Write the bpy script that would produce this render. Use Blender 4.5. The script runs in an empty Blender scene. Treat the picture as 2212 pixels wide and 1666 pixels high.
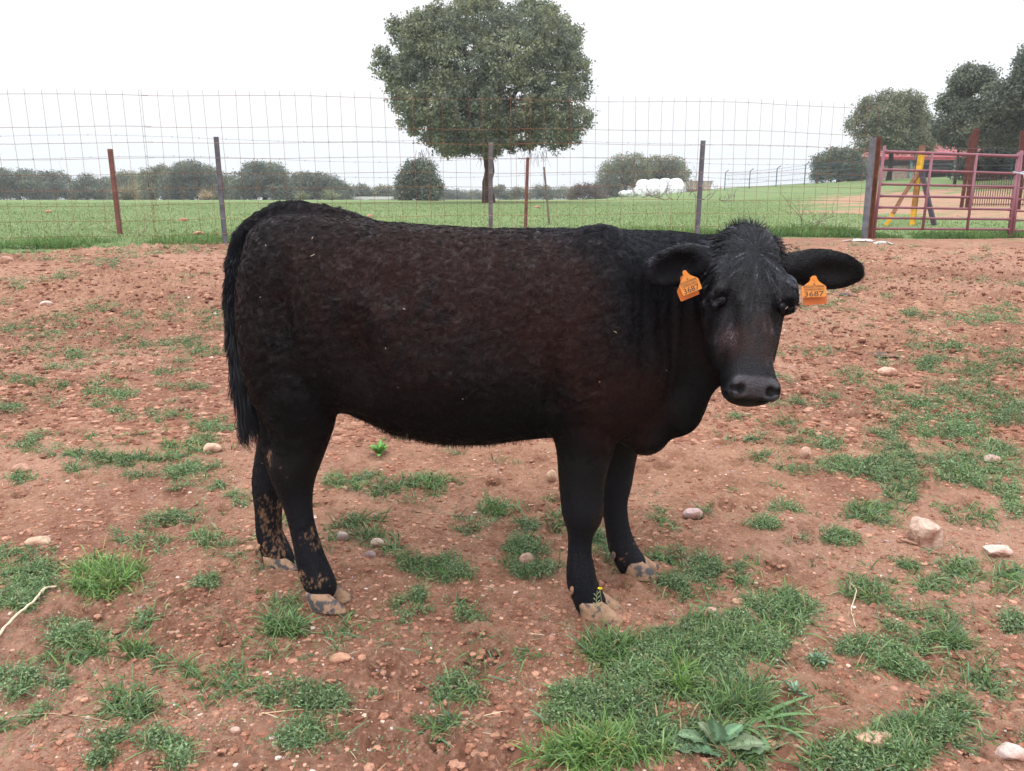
import bpy, math, random
import numpy as np
from mathutils import Vector, Matrix

rnd = random.Random(7)
rng = np.random.default_rng(11)
scene = bpy.context.scene
COL = scene.collection

# ------------------------------------------------------------------ camera
IMW, IMH, FPX = 2212.0, 1666.0, 1740.0
CAMH = 1.30
PITCH = math.radians(13.0)
cam_d = bpy.data.cameras.new("camera")
cam_d.sensor_width = 36.0
cam_d.lens = 36.0 * FPX / IMW
cam_d.clip_start = 0.05
cam_d.clip_end = 5000
cam = bpy.data.objects.new("camera", cam_d)
COL.objects.link(cam)
cam.location = (0, 0, CAMH)
cam.rotation_euler = (math.pi / 2 - PITCH, 0, 0)
scene.camera = cam

# ------------------------------------------------------------------ overcast sky
SUN_EL, SUN_AZ = math.radians(58), math.radians(200)
world = bpy.data.worlds.new("World")
scene.world = world
world.use_nodes = True
wn = world.node_tree
wn.nodes.clear()
out = wn.nodes.new("ShaderNodeOutputWorld")
bg = wn.nodes.new("ShaderNodeBackground")
sky = wn.nodes.new("ShaderNodeTexSky")
sky.sky_type = 'NISHITA'
sky.sun_disc = False
sky.sun_elevation = SUN_EL
sky.sun_rotation = SUN_AZ
geo = wn.nodes.new("ShaderNodeTexCoord")
sep = wn.nodes.new("ShaderNodeSeparateXYZ")
ramp = wn.nodes.new("ShaderNodeValToRGB")
ramp.color_ramp.elements[0].position = 0.0
ramp.color_ramp.elements[0].color = (6.1, 6.55, 7.0, 1)
ramp.color_ramp.elements[1].position = 0.10
ramp.color_ramp.elements[1].color = (7.25, 7.25, 7.45, 1)
e = ramp.color_ramp.elements.new(0.26)
e.color = (7.7, 7.65, 7.8, 1)
e = ramp.color_ramp.elements.new(0.5)
e.color = (15.0, 15.2, 16.0, 1)
e = ramp.color_ramp.elements.new(1.0)
e.color = (20.5, 20.8, 22.0, 1)
mix = wn.nodes.new("ShaderNodeMix")
mix.data_type = 'RGBA'
mix.inputs[0].default_value = 0.93
wn.links.new(geo.outputs['Generated'], sep.inputs[0])
wn.links.new(sep.outputs['Z'], ramp.inputs[0])
wn.links.new(sky.outputs[0], mix.inputs[6])
wn.links.new(ramp.outputs[0], mix.inputs[7])
wn.links.new(mix.outputs[2], bg.inputs[0])
bg.inputs[1].default_value = 0.1
wn.links.new(bg.outputs[0], out.inputs[0])

sun_d = bpy.data.lights.new("sun", 'SUN')
sun_d.energy = 0.8
sun_d.angle = math.radians(24)
sun_d.color = (1.0, 0.97, 0.92)
sun = bpy.data.objects.new("sun", sun_d)
COL.objects.link(sun)
sun.rotation_euler = (math.radians(32), 0, math.radians(-25))

scene.view_settings.view_transform = 'Standard'
scene.view_settings.look = 'None'
scene.view_settings.gamma = 1.0
scene.view_settings.exposure = 0.58
scene.view_settings.use_curve_mapping = False
scene.cycles.max_bounces = 6
scene.cycles.transparent_max_bounces = 4
scene.cycles.use_denoising = True

# ------------------------------------------------------------------ helpers
SP, CP = math.sin(PITCH), math.cos(PITCH)


def ray(px, py):
    u = (px - IMW / 2) / FPX
    v = (IMH / 2 - py) / FPX
    return np.array([u, CP + v * SP, -SP + v * CP])      # per unit of camera depth


def W(px, py, Y):
    r = ray(px, py)
    t = Y / r[1]
    return np.array([r[0] * t, Y, CAMH + r[2] * t])


def WZ(px, py, zc):
    r = ray(px, py)
    return np.array([r[0] * zc, r[1] * zc, CAMH + r[2] * zc])


def sstep(t):
    t = np.clip(t, 0, 1)
    return t * t * (3 - 2 * t)


_perm = np.random.default_rng(5).integers(0, 2**31, 4096)


def _h(ix, iy, iz=0):
    h = (ix * 73856093) ^ (iy * 19349663) ^ (iz * 83492791)
    return (_perm[h & 4095] & 0xFFFF) / 65535.0


def noise2(x, y, s=0):
    ix = np.floor(x).astype(np.int64); iy = np.floor(y).astype(np.int64)
    fx = x - ix; fy = y - iy
    fx = fx * fx * (3 - 2 * fx); fy = fy * fy * (3 - 2 * fy)
    a = _h(ix, iy, s); b = _h(ix + 1, iy, s); c = _h(ix, iy + 1, s); d = _h(ix + 1, iy + 1, s)
    return (a * (1 - fx) + b * fx) * (1 - fy) + (c * (1 - fx) + d * fx) * fy


def noise3(p, s=0):
    i = np.floor(p).astype(np.int64)
    f = p - i
    f = f * f * (3 - 2 * f)
    s = s * 131
    r = 0
    for dx in (0, 1):
        wx = f[:, 0] if dx else 1 - f[:, 0]
        for dy in (0, 1):
            wy = f[:, 1] if dy else 1 - f[:, 1]
            for dz in (0, 1):
                wz = f[:, 2] if dz else 1 - f[:, 2]
                r = r + wx * wy * wz * _h(i[:, 0] + dx + s, i[:, 1] + dy, i[:, 2] + dz)
    return r


def fbm2(x, y, s=0, o=4):
    r = 0; a = 0.5
    for k in range(o):
        r = r + a * noise2(x * 2**k + 17.3 * k, y * 2**k - 9.1 * k, s + k)
        a *= 0.5
    return r


def zg(x, y):
    """large shape of the ground"""
    x = np.asarray(x, float); y = np.asarray(y, float)
    s1 = 0.082 * (np.sqrt((y - 2.4)**2 + 0.25) + (y - 2.4)) / 2
    s1 = s1 - 0.082 * (np.sqrt((y - 11.0)**2 + 4) + (y - 11.0)) / 2
    s2 = 0.56 * (1 - np.exp(-np.maximum(y - 10, 0) / 14.0))
    hill = 1.42 * sstep((x - 4) / 24) * sstep((y - 16) / 34) * (1 - sstep((y - 84) / 80))
    und = 0.05 * (fbm2(x * 0.25, y * 0.25, 3, 2) - 0.4) * sstep((y - 3) / 6)
    dip = -0.12 * np.exp(-((x - 8.0) / 3.6)**2) * sstep((y - 6) / 4) * (1 - sstep((y - 14) / 6))
    return s1 + s2 + hill + und + dip


_pits = []
_pr = np.random.default_rng(21)
for _k in range(420):
    _y = 1.3 + 9.0 * _pr.random()**1.5
    _x = (_pr.random() - 0.5) * 1.5 * (_y + 0.9)
    _pits.append((_x, _y, 0.035 + 0.035 * _pr.random(), 0.012 + 0.022 * _pr.random(), _pr.random() * 6.28))


def micro(x, y):
    fade = (1 - sstep((y - 10.8) / 1.6)) * (1 + .7 * sstep((y - 3.0) / 5.5))
    rough = 0.45 + 1.25 * sstep((fbm2(x * 0.9, y * 0.9, 40, 3) - 0.33) / 0.25)
    z = 0.030 * (fbm2(x * 3.1, y * 3.1, 11, 3) - 0.44)
    z = z + rough * 0.034 * (fbm2(x * 12, y * 12, 14, 3) - 0.44)
    rid = 1 - np.abs(2 * fbm2(x * 17, y * 17, 19, 3) / 0.875 - 1)
    z = z + rough * 0.019 * (rid - 0.7)
    lump = fbm2(x * 48, y * 48, 25, 2)
    z = z + rough * 0.034 * np.maximum(lump - 0.38, 0)
    z = z + rough * 0.0045 * (noise2(x * 110, y * 110, 31) - 0.5)
    return z * fade


def mesh_np(name, verts, faces, nper=None, mat=None, parent=None, col=None, smooth=True, mats=None, fmat=None):
    """verts Nx3; faces = list of int arrays (each (k,n)) ; col = Nx3 linear colour per vertex"""
    me = bpy.data.meshes.new(name)
    verts = np.asarray(verts, np.float32)
    if not isinstance(faces, (list, tuple)):
        faces = [faces]
    faces = [np.asarray(f, np.int32) for f in faces if len(f)]
    loops = np.concatenate([f.ravel() for f in faces])
    sizes = np.concatenate([np.full(len(f), f.shape[1], np.int32) for f in faces])
    starts = np.concatenate([[0], np.cumsum(sizes)[:-1]]).astype(np.int32)
    me.vertices.add(len(verts))
    me.vertices.foreach_set("co", verts.ravel())
    me.loops.add(len(loops))
    me.loops.foreach_set("vertex_index", loops)
    me.polygons.add(len(sizes))
    me.polygons.foreach_set("loop_start", starts)
    me.polygons.foreach_set("loop_total", sizes)
    me.polygons.foreach_set("use_smooth", np.full(len(sizes), smooth, bool))
    if col is not None:
        a = me.color_attributes.new("col", 'FLOAT_COLOR', 'POINT')
        c = np.ones((len(verts), 4), np.float32)
        c[:, :3] = col
        a.data.foreach_set("color", c.ravel())
    if mats:
        for m in mats:
            me.materials.append(m)
        me.polygons.foreach_set("material_index", np.asarray(fmat, np.int32))
    elif mat:
        me.materials.append(mat)
    me.update(calc_edges=True)
    o = bpy.data.objects.new(name, me)
    COL.objects.link(o)
    if parent is not None:
        o.parent = parent
    return o


def tag(o, label=None, cat=None, group=None, kind=None):
    if label: o["label"] = label
    if cat: o["category"] = cat
    if group: o["group"] = group
    if kind: o["kind"] = kind
    return o


def empty(name, loc, label=None, cat=None, group=None):
    o = bpy.data.objects.new(name, None)
    o.empty_display_size = 0.1
    o.location = tuple(loc)
    COL.objects.link(o)
    tag(o, label, cat, group)
    return o


def unparent_shift(o, root):
    """meshes are built in world space: shift them under their root"""
    o.parent = root
    o.matrix_parent_inverse = Matrix.Translation(-Vector(root.location))
    return o


class MB:
    """collects tubes and boxes into one mesh"""
    def __init__(s):
        s.v = []; s.q = []; s.t = []; s.c = []; s.n = 0; s.col = (0.5, 0.5, 0.5)

    def add(s, v, q=None, t=None, c=None):
        v = np.asarray(v, float)
        s.v.append(v)
        if q is not None and len(q): s.q.append(np.asarray(q) + s.n)
        if t is not None and len(t): s.t.append(np.asarray(t) + s.n)
        cc = np.empty((len(v), 3)); cc[:] = s.col if c is None else c
        s.c.append(cc)
        s.n += len(v)

    def tube(s, pts, r, k=6, c=None, sy=1.0, cap=True):
        pts = np.asarray(pts, float)
        n = len(pts)
        r = np.broadcast_to(np.asarray(r, float), (n,))
        tan = np.gradient(pts, axis=0)
        tan /= np.linalg.norm(tan, axis=1)[:, None] + 1e-9
        ref = np.array([0, 0, 1.0]) if abs(tan[0][2]) < 0.9 else np.array([0, 1.0, 0])
        a = np.cross(tan, ref); a /= np.linalg.norm(a, axis=1)[:, None] + 1e-9
        b = np.cross(tan, a)
        th = np.arange(k) * 2 * math.pi / k
        V = pts[:, None, :] + r[:, None, None] * (np.cos(th)[None, :, None] * a[:, None, :] + sy * np.sin(th)[None, :, None] * b[:, None, :])
        V = V.reshape(-1, 3)
        i = np.arange(n - 1)[:, None] * k; j = np.arange(k)[None, :]; j2 = (j + 1) % k
        q = np.stack([i + j, i + j2, i + k + j2, i + k + j], -1).reshape(-1, 4)
        tr = []
        if cap:
            V = np.vstack([V, pts[0], pts[-1]])
            c0, c1 = n * k, n * k + 1
            for jj in range(k):
                tr.append((c0, (jj + 1) % k, jj))
                tr.append((c1, (n - 1) * k + jj, (n - 1) * k + (jj + 1) % k))
        s.add(V, q, tr, c)

    def box(s, cen, size, R=None, c=None, taper=1.0):
        cen = np.asarray(cen, float); h = np.asarray(size, float) / 2
        v = np.array([[x, y, z] for z in (-1, 1) for y in (-1, 1) for x in (-1, 1)], float)
        v[4:, :2] *= taper
        v *= h
        if R is not None: v = v @ np.asarray(R).T
        s.add(v + cen, [(0, 2, 3, 1), (4, 5, 7, 6), (0, 1, 5, 4), (2, 6, 7, 3), (0, 4, 6, 2), (1, 3, 7, 5)], None, c)

    def build(s, name, mat, parent=None, smooth=False, world_root=None):
        f = []
        if s.q: f.append(np.vstack(s.q))
        if s.t: f.append(np.vstack(s.t))
        o = mesh_np(name, np.vstack(s.v), f, mat=mat, col=np.vstack(s.c), smooth=smooth)
        if parent is not None: unparent_shift(o, parent)
        return o


def vmat(name, rough=0.8, spec=0.3, noise_scale=None, noise_amt=0.3, bump=0.0, bump_scale=60, transl=0.0, metallic=0.0,
         mottled=None, back=None):
    """vertex colour x procedural noise"""
    m = bpy.data.materials.new(name)
    m.use_nodes = True
    nt = m.node_tree
    bs = nt.nodes["Principled BSDF"]
    outn = nt.nodes["Material Output"]
    bs.inputs['Roughness'].default_value = rough
    bs.inputs['Specular IOR Level'].default_value = spec
    bs.inputs['Metallic'].default_value = metallic
    at = nt.nodes.new("ShaderNodeAttribute"); at.attribute_name = "col"
    src = at.outputs['Color']
    tc = nt.nodes.new("ShaderNodeTexCoord")
    if noise_scale:
        nz = nt.nodes.new("ShaderNodeTexNoise")
        nz.inputs['Scale'].default_value = noise_scale
        nz.inputs['Detail'].default_value = 5
        nt.links.new(tc.outputs['Object'], nz.inputs['Vector'])
        mr = nt.nodes.new("ShaderNodeMapRange")
        mr.inputs['From Min'].default_value = 0.3; mr.inputs['From Max'].default_value = 0.7
        mr.inputs['To Min'].default_value = 1 - noise_amt; mr.inputs['To Max'].default_value = 1 + noise_amt
        nt.links.new(nz.outputs[0], mr.inputs[0])
        mx = nt.nodes.new("ShaderNodeVectorMath"); mx.operation = 'SCALE'
        nt.links.new(src, mx.inputs[0]); nt.links.new(mr.outputs[0], mx.inputs['Scale'])
        src = mx.outputs[0]
    if mottled:
        (mc, ms, lo, hi) = mottled
        n2 = nt.nodes.new("ShaderNodeTexNoise"); n2.inputs['Scale'].default_value = ms; n2.inputs['Detail'].default_value = 6
        nt.links.new(tc.outputs['Object'], n2.inputs['Vector'])
        m2 = nt.nodes.new("ShaderNodeMapRange"); m2.inputs['From Min'].default_value = lo; m2.inputs['From Max'].default_value = hi
        nt.links.new(n2.outputs[0], m2.inputs[0])
        mm = nt.nodes.new("ShaderNodeMix"); mm.data_type = 'RGBA'
        nt.links.new(m2.outputs[0], mm.inputs[0]); nt.links.new(src, mm.inputs[6]); mm.inputs[7].default_value = (*mc, 1)
        src = mm.outputs[2]
    nt.links.new(src, bs.inputs['Base Color'])
    if bump:
        nb = nt.nodes.new("ShaderNodeTexNoise"); nb.inputs['Scale'].default_value = bump_scale; nb.inputs['Detail'].default_value = 6
        nt.links.new(tc.outputs['Object'], nb.inputs['Vector'])
        bp = nt.nodes.new("ShaderNodeBump"); bp.inputs['Strength'].default_value = bump; bp.inputs['Distance'].default_value = 0.01
        nt.links.new(nb.outputs[0], bp.inputs['Height']); nt.links.new(bp.outputs[0], bs.inputs['Normal'])
    if transl:
        tr = nt.nodes.new("ShaderNodeBsdfTranslucent")
        nt.links.new(src, tr.inputs[0])
        ms_ = nt.nodes.new("ShaderNodeMixShader"); ms_.inputs[0].default_value = transl
        nt.links.new(bs.outputs[0], ms_.inputs[1]); nt.links.new(tr.outputs[0], ms_.inputs[2])
        nt.links.new(ms_.outputs[0], outn.inputs[0])
    return m


def ground_px(px, py):
    r = ray(px, py)
    zc = 1.0
    for _ in range(4000):
        p = r * zc
        if CAMH + p[2] <= float(zg(p[0], p[1])):
            break
        zc += 0.01 + zc * 0.002
        if zc > 200: break
    p = r * zc
    return np.array([p[0], p[1], float(zg(p[0], p[1]))])


def ground_px_many(px, py):
    u = (px - IMW / 2) / FPX; v = (IMH / 2 - py) / FPX
    rx, ry, rz = u, CP + v * SP, -SP + v * CP
    zc = np.full(len(px), 1.0); done = np.zeros(len(px), bool)
    for _ in range(900):
        z = CAMH + rz * zc
        done |= z <= zg(rx * zc, ry * zc)
        if done.all() or zc.max() > 120: break
        zc = np.where(done, zc, zc + 0.008 + zc * 0.003)
    x, y = rx * zc, ry * zc
    return np.stack([x, y, zg(x, y) + micro(x, y)], 1), done
# ------------------------------------------------------------------ ground: one sheet to the horizon
FENCE_A = WZ(0, 536, 10.55)
FENCE_B = WZ(1780, 511, 12.6)


def fence_y(x):
    t = (x - FENCE_A[0]) / (FENCE_B[0] - FENCE_A[0])
    return FENCE_A[1] + t * (FENCE_B[1] - FENCE_A[1])


def build_ground():
    nu, u0 = 1250, 0.80
    ui = np.linspace(-u0, u0, nu)
    ext = u0 * np.cumprod(np.full(16, 1.24))
    u = np.concatenate([-ext[::-1], ui, ext])
    ys = [-30, -20, -12, -6, -3, -1.5, -0.5, 0.2, 0.8]
    y = 1.15
    while y < 12.5:
        ys.append(y); y += max(0.0045, 0.0027 * y) * (1 if y < 7 else 1.5)
    while y < 900:
        ys.append(y); y *= 1.018
    v = np.array(ys)
    U, Y = np.meshgrid(u, v)
    X = U * (np.abs(Y) * 0.94 + 1.2)
    X = np.where(np.abs(X) > 500, np.sign(X) * (500 + 400 * (1 - np.exp(-(np.abs(X) - 500) / 4000))), X)
    x = X.ravel(); yy = Y.ravel()
    z = zg(x, yy)
    near = (yy > 0.5) & (yy < 12.6) & (np.abs(x) < 14)
    z[near] += micro(x[near], yy[near])
    for (px_, py_, r, d, a) in _pits:
        m = np.where(near & (np.abs(x - px_) < 2.2 * r) & (np.abs(yy - py_) < 2.2 * r))[0]
        dx = x[m] - px_; dy = yy[m] - py_
        ca, sa = math.cos(a), math.sin(a)
        q = np.sqrt((dx * ca + dy * sa)**2 + ((-dx * sa + dy * ca) * 1.4)**2) / r
        z[m] += d * (-np.exp(-(q * 1.2)**4) + 0.45 * np.exp(-((q - 1.25) / 0.28)**2))
    n, m_ = len(v), len(u)
    i = np.arange(n - 1)[:, None] * m_; j = np.arange(m_ - 1)[None, :]
    q = np.stack([i + j, i + j + 1, i + j + 1 + m_, i + j + m_], -1).reshape(-1, 4)
    # grass cover of the field beyond the fence, with the bare slope on the right
    fy = fence_y(x)
    edge = (fbm2(x * 1.1, yy * 1.7, 50, 4) - 0.44) * 3.0
    g = sstep((yy - fy - 0.05 + edge) / 0.5)
    bare = np.exp(-(((x - 17.0) / 7.5)**2 + ((yy - 27) / 11.0)**2)) * 1.22
    bare += np.exp(-(((x - 10.5) / 3.5)**2 + ((yy - 21) / 3.5)**2)) * 0.7
    bare *= 0.15 + 1.9 * (fbm2(x * 0.7, yy * 1.1, 60, 5) - 0.1)
    g = g * (1 - sstep((bare - 0.30) / 0.4) * 0.66)
    g = np.where(yy > fy + 0.6, np.maximum(g, 0.0), g)
    c = np.zeros((len(x), 3)); c[:, 0] = g
    # damp patches of the soil in G, pale dry ones in B
    c[:, 1] = sstep((fbm2(x * 1.3, yy * 1.3, 70, 4) - 0.42) / 0.2)
    c[:, 2] = np.where(yy > fy + 1, 1.0, sstep((fbm2(x * 0.7 + 5, yy * 1.1, 80, 4) - 0.45) / 0.2)); c[:, 1] = np.where(yy > fy + 1, 0, c[:, 1])
    o = mesh_np("ground", np.stack([x, yy, z], 1), q, mat=ground_mat(), col=c)
    tag(o, kind="structure")
    return o


def ground_mat():
    m = bpy.data.materials.new("soil_and_pasture")
    m.use_nodes = True
    nt = m.node_tree; N = nt.nodes; L = nt.links
    bs = N["Principled BSDF"]
    bs.inputs['Roughness'].default_value = 0.95
    bs.inputs['Specular IOR Level'].default_value = 0.15
    at = N.new("ShaderNodeAttribute"); at.attribute_name = "col"
    sp = N.new("ShaderNodeSeparateColor"); L.new(at.outputs['Color'], sp.inputs[0])
    tc = N.new("ShaderNodeTexCoord")

    def noise(scale, det=6, rough=0.6):
        n = N.new("ShaderNodeTexNoise"); n.inputs['Scale'].default_value = scale
        n.inputs['Detail'].default_value = det; n.inputs['Roughness'].default_value = rough
        L.new(tc.outputs['Object'], n.inputs['Vector']); return n.outputs[0]

    def mr(src, a, b, c=0.0, d=1.0):
        n = N.new("ShaderNodeMapRange"); L.new(src, n.inputs[0])
        for k, vv in zip((1, 2, 3, 4), (a, b, c, d)): n.inputs[k].default_value = vv
        return n.outputs[0]

    def mixc(f, a, b):
        n = N.new("ShaderNodeMix"); n.data_type = 'RGBA'
        for s, k in ((f, 0), (a, 6), (b, 7)):
            if isinstance(s, tuple): n.inputs[k].default_value = (*s, 1)
            elif isinstance(s, float): n.inputs[k].default_value = s
            else: L.new(s, n.inputs[k])
        return n.outputs[2]

    soil = mixc(mr(noise(7), 0.35, 0.68), (0.250, 0.116, 0.069), (0.405, 0.226, 0.142))
    soil = mixc(mr(sp.outputs[1], 0, 1, 0, 0.45), soil, (0.180, 0.075, 0.050))
    soil = mixc(mr(sp.outputs[2], 0, 1, 0, 0.65), soil, (0.45, 0.255, 0.175))
    soil = mixc(mr(noise(38, 8, 0.75), 0.50, 0.66, 0, 0.7), soil, (0.48, 0.30, 0.22))
    soil = mixc(mr(noise(17, 8, 0.75), 0.46, 0.34, 0, 0.6), soil, (0.150, 0.062, 0.042))
    soil = mixc(mr(noise(95, 6, 0.7), 0.48, 0.36, 0, 0.6), soil, (0.13, 0.055, 0.038))
    soil = mixc(mr(noise(9, 9, 0.8), 0.52, 0.66, 0, 0.55), soil, (0.47, 0.285, 0.19))
    soil = mixc(mr(noise(13.7, 9, 0.8), 0.44, 0.33, 0, 0.7), soil, (0.135, 0.056, 0.038))
    # grit
    vo = N.new("ShaderNodeTexVoronoi"); vo.inputs['Scale'].default_value = 55; vo.inputs['Randomness'].default_value = 1
    L.new(tc.outputs['Object'], vo.inputs['Vector'])
    spc = N.new("ShaderNodeSeparateColor"); L.new(vo.outputs['Color'], spc.inputs[0])
    g1 = mr(vo.outputs['Distance'], 0.26, 0.20)
    g2 = mr(spc.outputs[0], 0.88, 0.92)
    gm = N.new("ShaderNodeMath"); gm.operation = 'MULTIPLY'; L.new(g1, gm.inputs[0]); L.new(g2, gm.inputs[1])
    gm2 = N.new("ShaderNodeMath"); gm2.operation = 'MULTIPLY'; L.new(gm.outputs[0], gm2.inputs[0]); gm2.inputs[1].default_value = 0.8
    grit = mixc(mr(spc.outputs[1], 0.2, 0.8), (0.44, 0.22, 0.14), (0.60, 0.44, 0.36))
    soil = mixc(gm2.outputs[0], soil, grit)
    # pasture
    gr = mixc(mr(noise(0.35, 5), 0.35, 0.65), (0.165, 0.225, 0.085), (0.235, 0.285, 0.135))
    gr = mixc(mr(noise(2.6, 6), 0.45, 0.75, 0, 0.6), gr, (0.20, 0.26, 0.10))
    gr = mixc(mr(noise(14, 6, 0.7), 0.42, 0.62, 0.65, 0.0), gr, (0.075, 0.14, 0.035))
    gr = mixc(mr(noise(5.5, 3, 0.5), 0.70, 0.76, 0, 0.55), gr, (0.34, 0.22, 0.14))
    ga = N.new("ShaderNodeMath"); ga.operation = 'ADD'; L.new(sp.outputs[0], ga.inputs[0])
    L.new(mr(noise(2.2, 9, 0.8), 0.3, 0.7, -0.5, 0.5), ga.inputs[1])
    gf = mr(ga.outputs[0], 0.35, 0.65)
    L.new(mixc(gf, soil, gr), bs.inputs['Base Color'])
    bp = N.new("ShaderNodeBump"); bp.inputs['Strength'].default_value = 0.9; bp.inputs['Distance'].default_value = 0.02
    hh = N.new("ShaderNodeMath"); hh.operation = 'ADD'
    L.new(noise(60, 8, 0.75), hh.inputs[0]); L.new(gm.outputs[0], hh.inputs[1])
    L.new(hh.outputs[0], bp.inputs['Height']); L.new(bp.outputs[0], bs.inputs['Normal'])
    return m


build_ground()
# ------------------------------------------------------------------ the heifer
class Field:
    def __init__(s, lo, hi, h):
        s.lo = np.array(lo, float); s.h = h
        s.n = np.ceil((np.array(hi) - s.lo) / h).astype(int) + 1
        s.f = np.full(s.n, 0.25, np.float32)

    def region(s, lo, hi):
        a = np.clip(np.floor((np.array(lo) - s.lo) / s.h).astype(int), 0, s.n - 1)
        b = np.clip(np.ceil((np.array(hi) - s.lo) / s.h).astype(int) + 1, 1, s.n)
        g = np.meshgrid(*[(np.arange(a[k], b[k]) * s.h + s.lo[k]).astype(np.float32) for k in range(3)], indexing='ij', sparse=True)
        return tuple(slice(a[k], b[k]) for k in range(3)), g

    def merge(s, sl, d, k, sub=False):
        f = s.f[sl]
        if sub:
            d = -d
            h = np.clip(0.5 - 0.5 * (f - d) / k, 0, 1)
            s.f[sl] = f * (1 - h) + d * h + k * h * (1 - h)
        else:
            h = np.clip(0.5 + 0.5 * (f - d) / k, 0, 1)
            s.f[sl] = f * (1 - h) + d * h - k * h * (1 - h)

    def cone(s, a, b, ra, rb, k=0.03, sy=1.0, sub=False):
        a = np.array(a, float); b = np.array(b, float)
        m = max(ra, rb) * max(1, sy) + k + 0.02
        sl, (x, y, z) = s.region(np.minimum(a, b) - m, np.maximum(a, b) + m)
        ab = b - a; L2 = (ab**2).sum() + 1e-12
        t = np.clip(((x - a[0]) * ab[0] + (y - a[1]) * ab[1] + (z - a[2]) * ab[2]) / L2, 0, 1)
        dx = x - a[0] - t * ab[0]; dy = (y - a[1] - t * ab[1]) / sy; dz = z - a[2] - t * ab[2]
        d = np.sqrt(dx * dx + dy * dy + dz * dz) - (ra + (rb - ra) * t)
        s.merge(sl, d, k, sub)

    def ell(s, c, r, k=0.03, R=None, sub=False):
        c = np.array(c, float); r = np.array(r, float)
        m = r.max() + k + 0.02
        sl, (x, y, z) = s.region(c - m, c + m)
        if R is None: R = np.eye(3)
        R = np.asarray(R, float)     # rows = local axes
        X = x - c[0]; Y = y - c[1]; Z = z - c[2]
        q = 0; g = 0
        for i in range(3):
            li = R[i, 0] * X + R[i, 1] * Y + R[i, 2] * Z
            q = q + (li / r[i])**2; g = g + (li / r[i]**2)**2
        q = np.sqrt(q); g = np.sqrt(g)
        d = q * (q - 1) / (g + 1e-6)
        s.merge(sl, d.astype(np.float32), k, sub)

    def loft(s, T, axis, org, ts, cen_b, hw, cen_c, hd, k=0.04, p=2.3, pad=0.1):
        """T rows: along, across(b), depth(c); profile arrays against ts"""
        T = np.asarray(T, float); org = np.array(org, float)
        pts = []
        for t, b, w, c, h in zip(ts, cen_b, hw, cen_c, hd):
            for sb in (-1, 1):
                for sc in (-1, 1):
                    pts.append(org + T[0] * t + T[1] * (b + sb * w) + T[2] * (c + sc * h))
        pts = np.array(pts)
        sl, (x, y, z) = s.region(pts.min(0) - k - 0.03, pts.max(0) + k + 0.03)
        X = x - org[0]; Y = y - org[1]; Z = z - org[2]
        A = T[0, 0] * X + T[0, 1] * Y + T[0, 2] * Z
        B = T[1, 0] * X + T[1, 1] * Y + T[1, 2] * Z
        C = T[2, 0] * X + T[2, 1] * Y + T[2, 2] * Z
        tt = np.linspace(ts[0], ts[-1], 200)
        def sm(arr):
            v = np.interp(tt, ts, arr)
            kk = np.ones(9) / 9
            vp = np.concatenate([np.full(4, v[0]), v, np.full(4, v[-1])])
            return np.convolve(vp, kk, 'valid')
        f = lambda arr: np.interp(A, tt, sm(arr))
        b0, w, c0, h = f(cen_b), f(hw), f(cen_c), f(hd)
        q = (np.abs((B - b0) / w)**p + np.abs((C - c0) / h)**p)**(1 / p)
        d = (q - 1) * np.minimum(w, h) * 0.95
        over = np.maximum(np.maximum(ts[0] - A, A - ts[-1]), 0)
        d = np.where(over > 0, np.sqrt(np.maximum(d, 0)**2 + over**2) + np.minimum(d, 0) * 0 + 0.0, d)
        s.merge(sl, d.astype(np.float32), k)


def surface_nets(F, lo, h):
    nx, ny, nz = F.shape
    S = F < 0
    corners = [(i, j, k) for i in (0, 1) for j in (0, 1) for k in (0, 1)]
    cnt = np.zeros((nx - 1, ny - 1, nz - 1), np.int8)
    for (i, j, k) in corners:
        cnt += S[i:nx - 1 + i, j:ny - 1 + j, k:nz - 1 + k]
    act = (cnt > 0) & (cnt < 8)
    idx = np.argwhere(act)
    vid = np.full(act.shape, -1, np.int32)
    vid[act] = np.arange(len(idx))
    acc = np.zeros((len(idx), 3)); num = np.zeros(len(idx))
    edges = [(a, b) for a in range(8) for b in range(a + 1, 8) if sum(abs(corners[a][q] - corners[b][q]) for q in range(3)) == 1]
    cv = [F[idx[:, 0] + c[0], idx[:, 1] + c[1], idx[:, 2] + c[2]] for c in corners]
    for a, b in edges:
        fa, fb = cv[a], cv[b]
        m = (fa < 0) != (fb < 0)
        t = np.where(m, fa / (fa - fb + 1e-12), 0)
        ca = np.array(corners[a], float); cb = np.array(corners[b], float)
        p = ca[None] + t[:, None] * (cb - ca)[None]
        acc += p * m[:, None]; num += m
    V = lo + h * (idx + acc / num[:, None])
    quads = []
    for ax in range(3):
        sl0 = [slice(1, n - 1) for n in (nx, ny, nz)]
        a0 = [slice(1, n - 1) for n in F.shape]; a1 = list(a0)
        a0[ax] = slice(0, F.shape[ax] - 1); a1[ax] = slice(1, F.shape[ax])
        A = S[tuple(a0)]; B = S[tuple(a1)]
        for flip, m in ((False, A & ~B), (True, ~A & B)):
            e = np.argwhere(m)
            off = np.array([1, 1, 1]); off[ax] = 0
            e = e + off
            o1, o2 = [q for q in range(3) if q != ax]
            def vv(d1, d2):
                c = e.copy(); c[:, o1] -= d1; c[:, o2] -= d2
                return vid[c[:, 0], c[:, 1], c[:, 2]]
            q4 = np.stack([vv(1, 1), vv(0, 1), vv(0, 0), vv(1, 0)], 1)
            if flip ^ (ax == 1): q4 = q4[:, ::-1]
            quads.append(q4)
    return V, np.vstack(quads)


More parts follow.
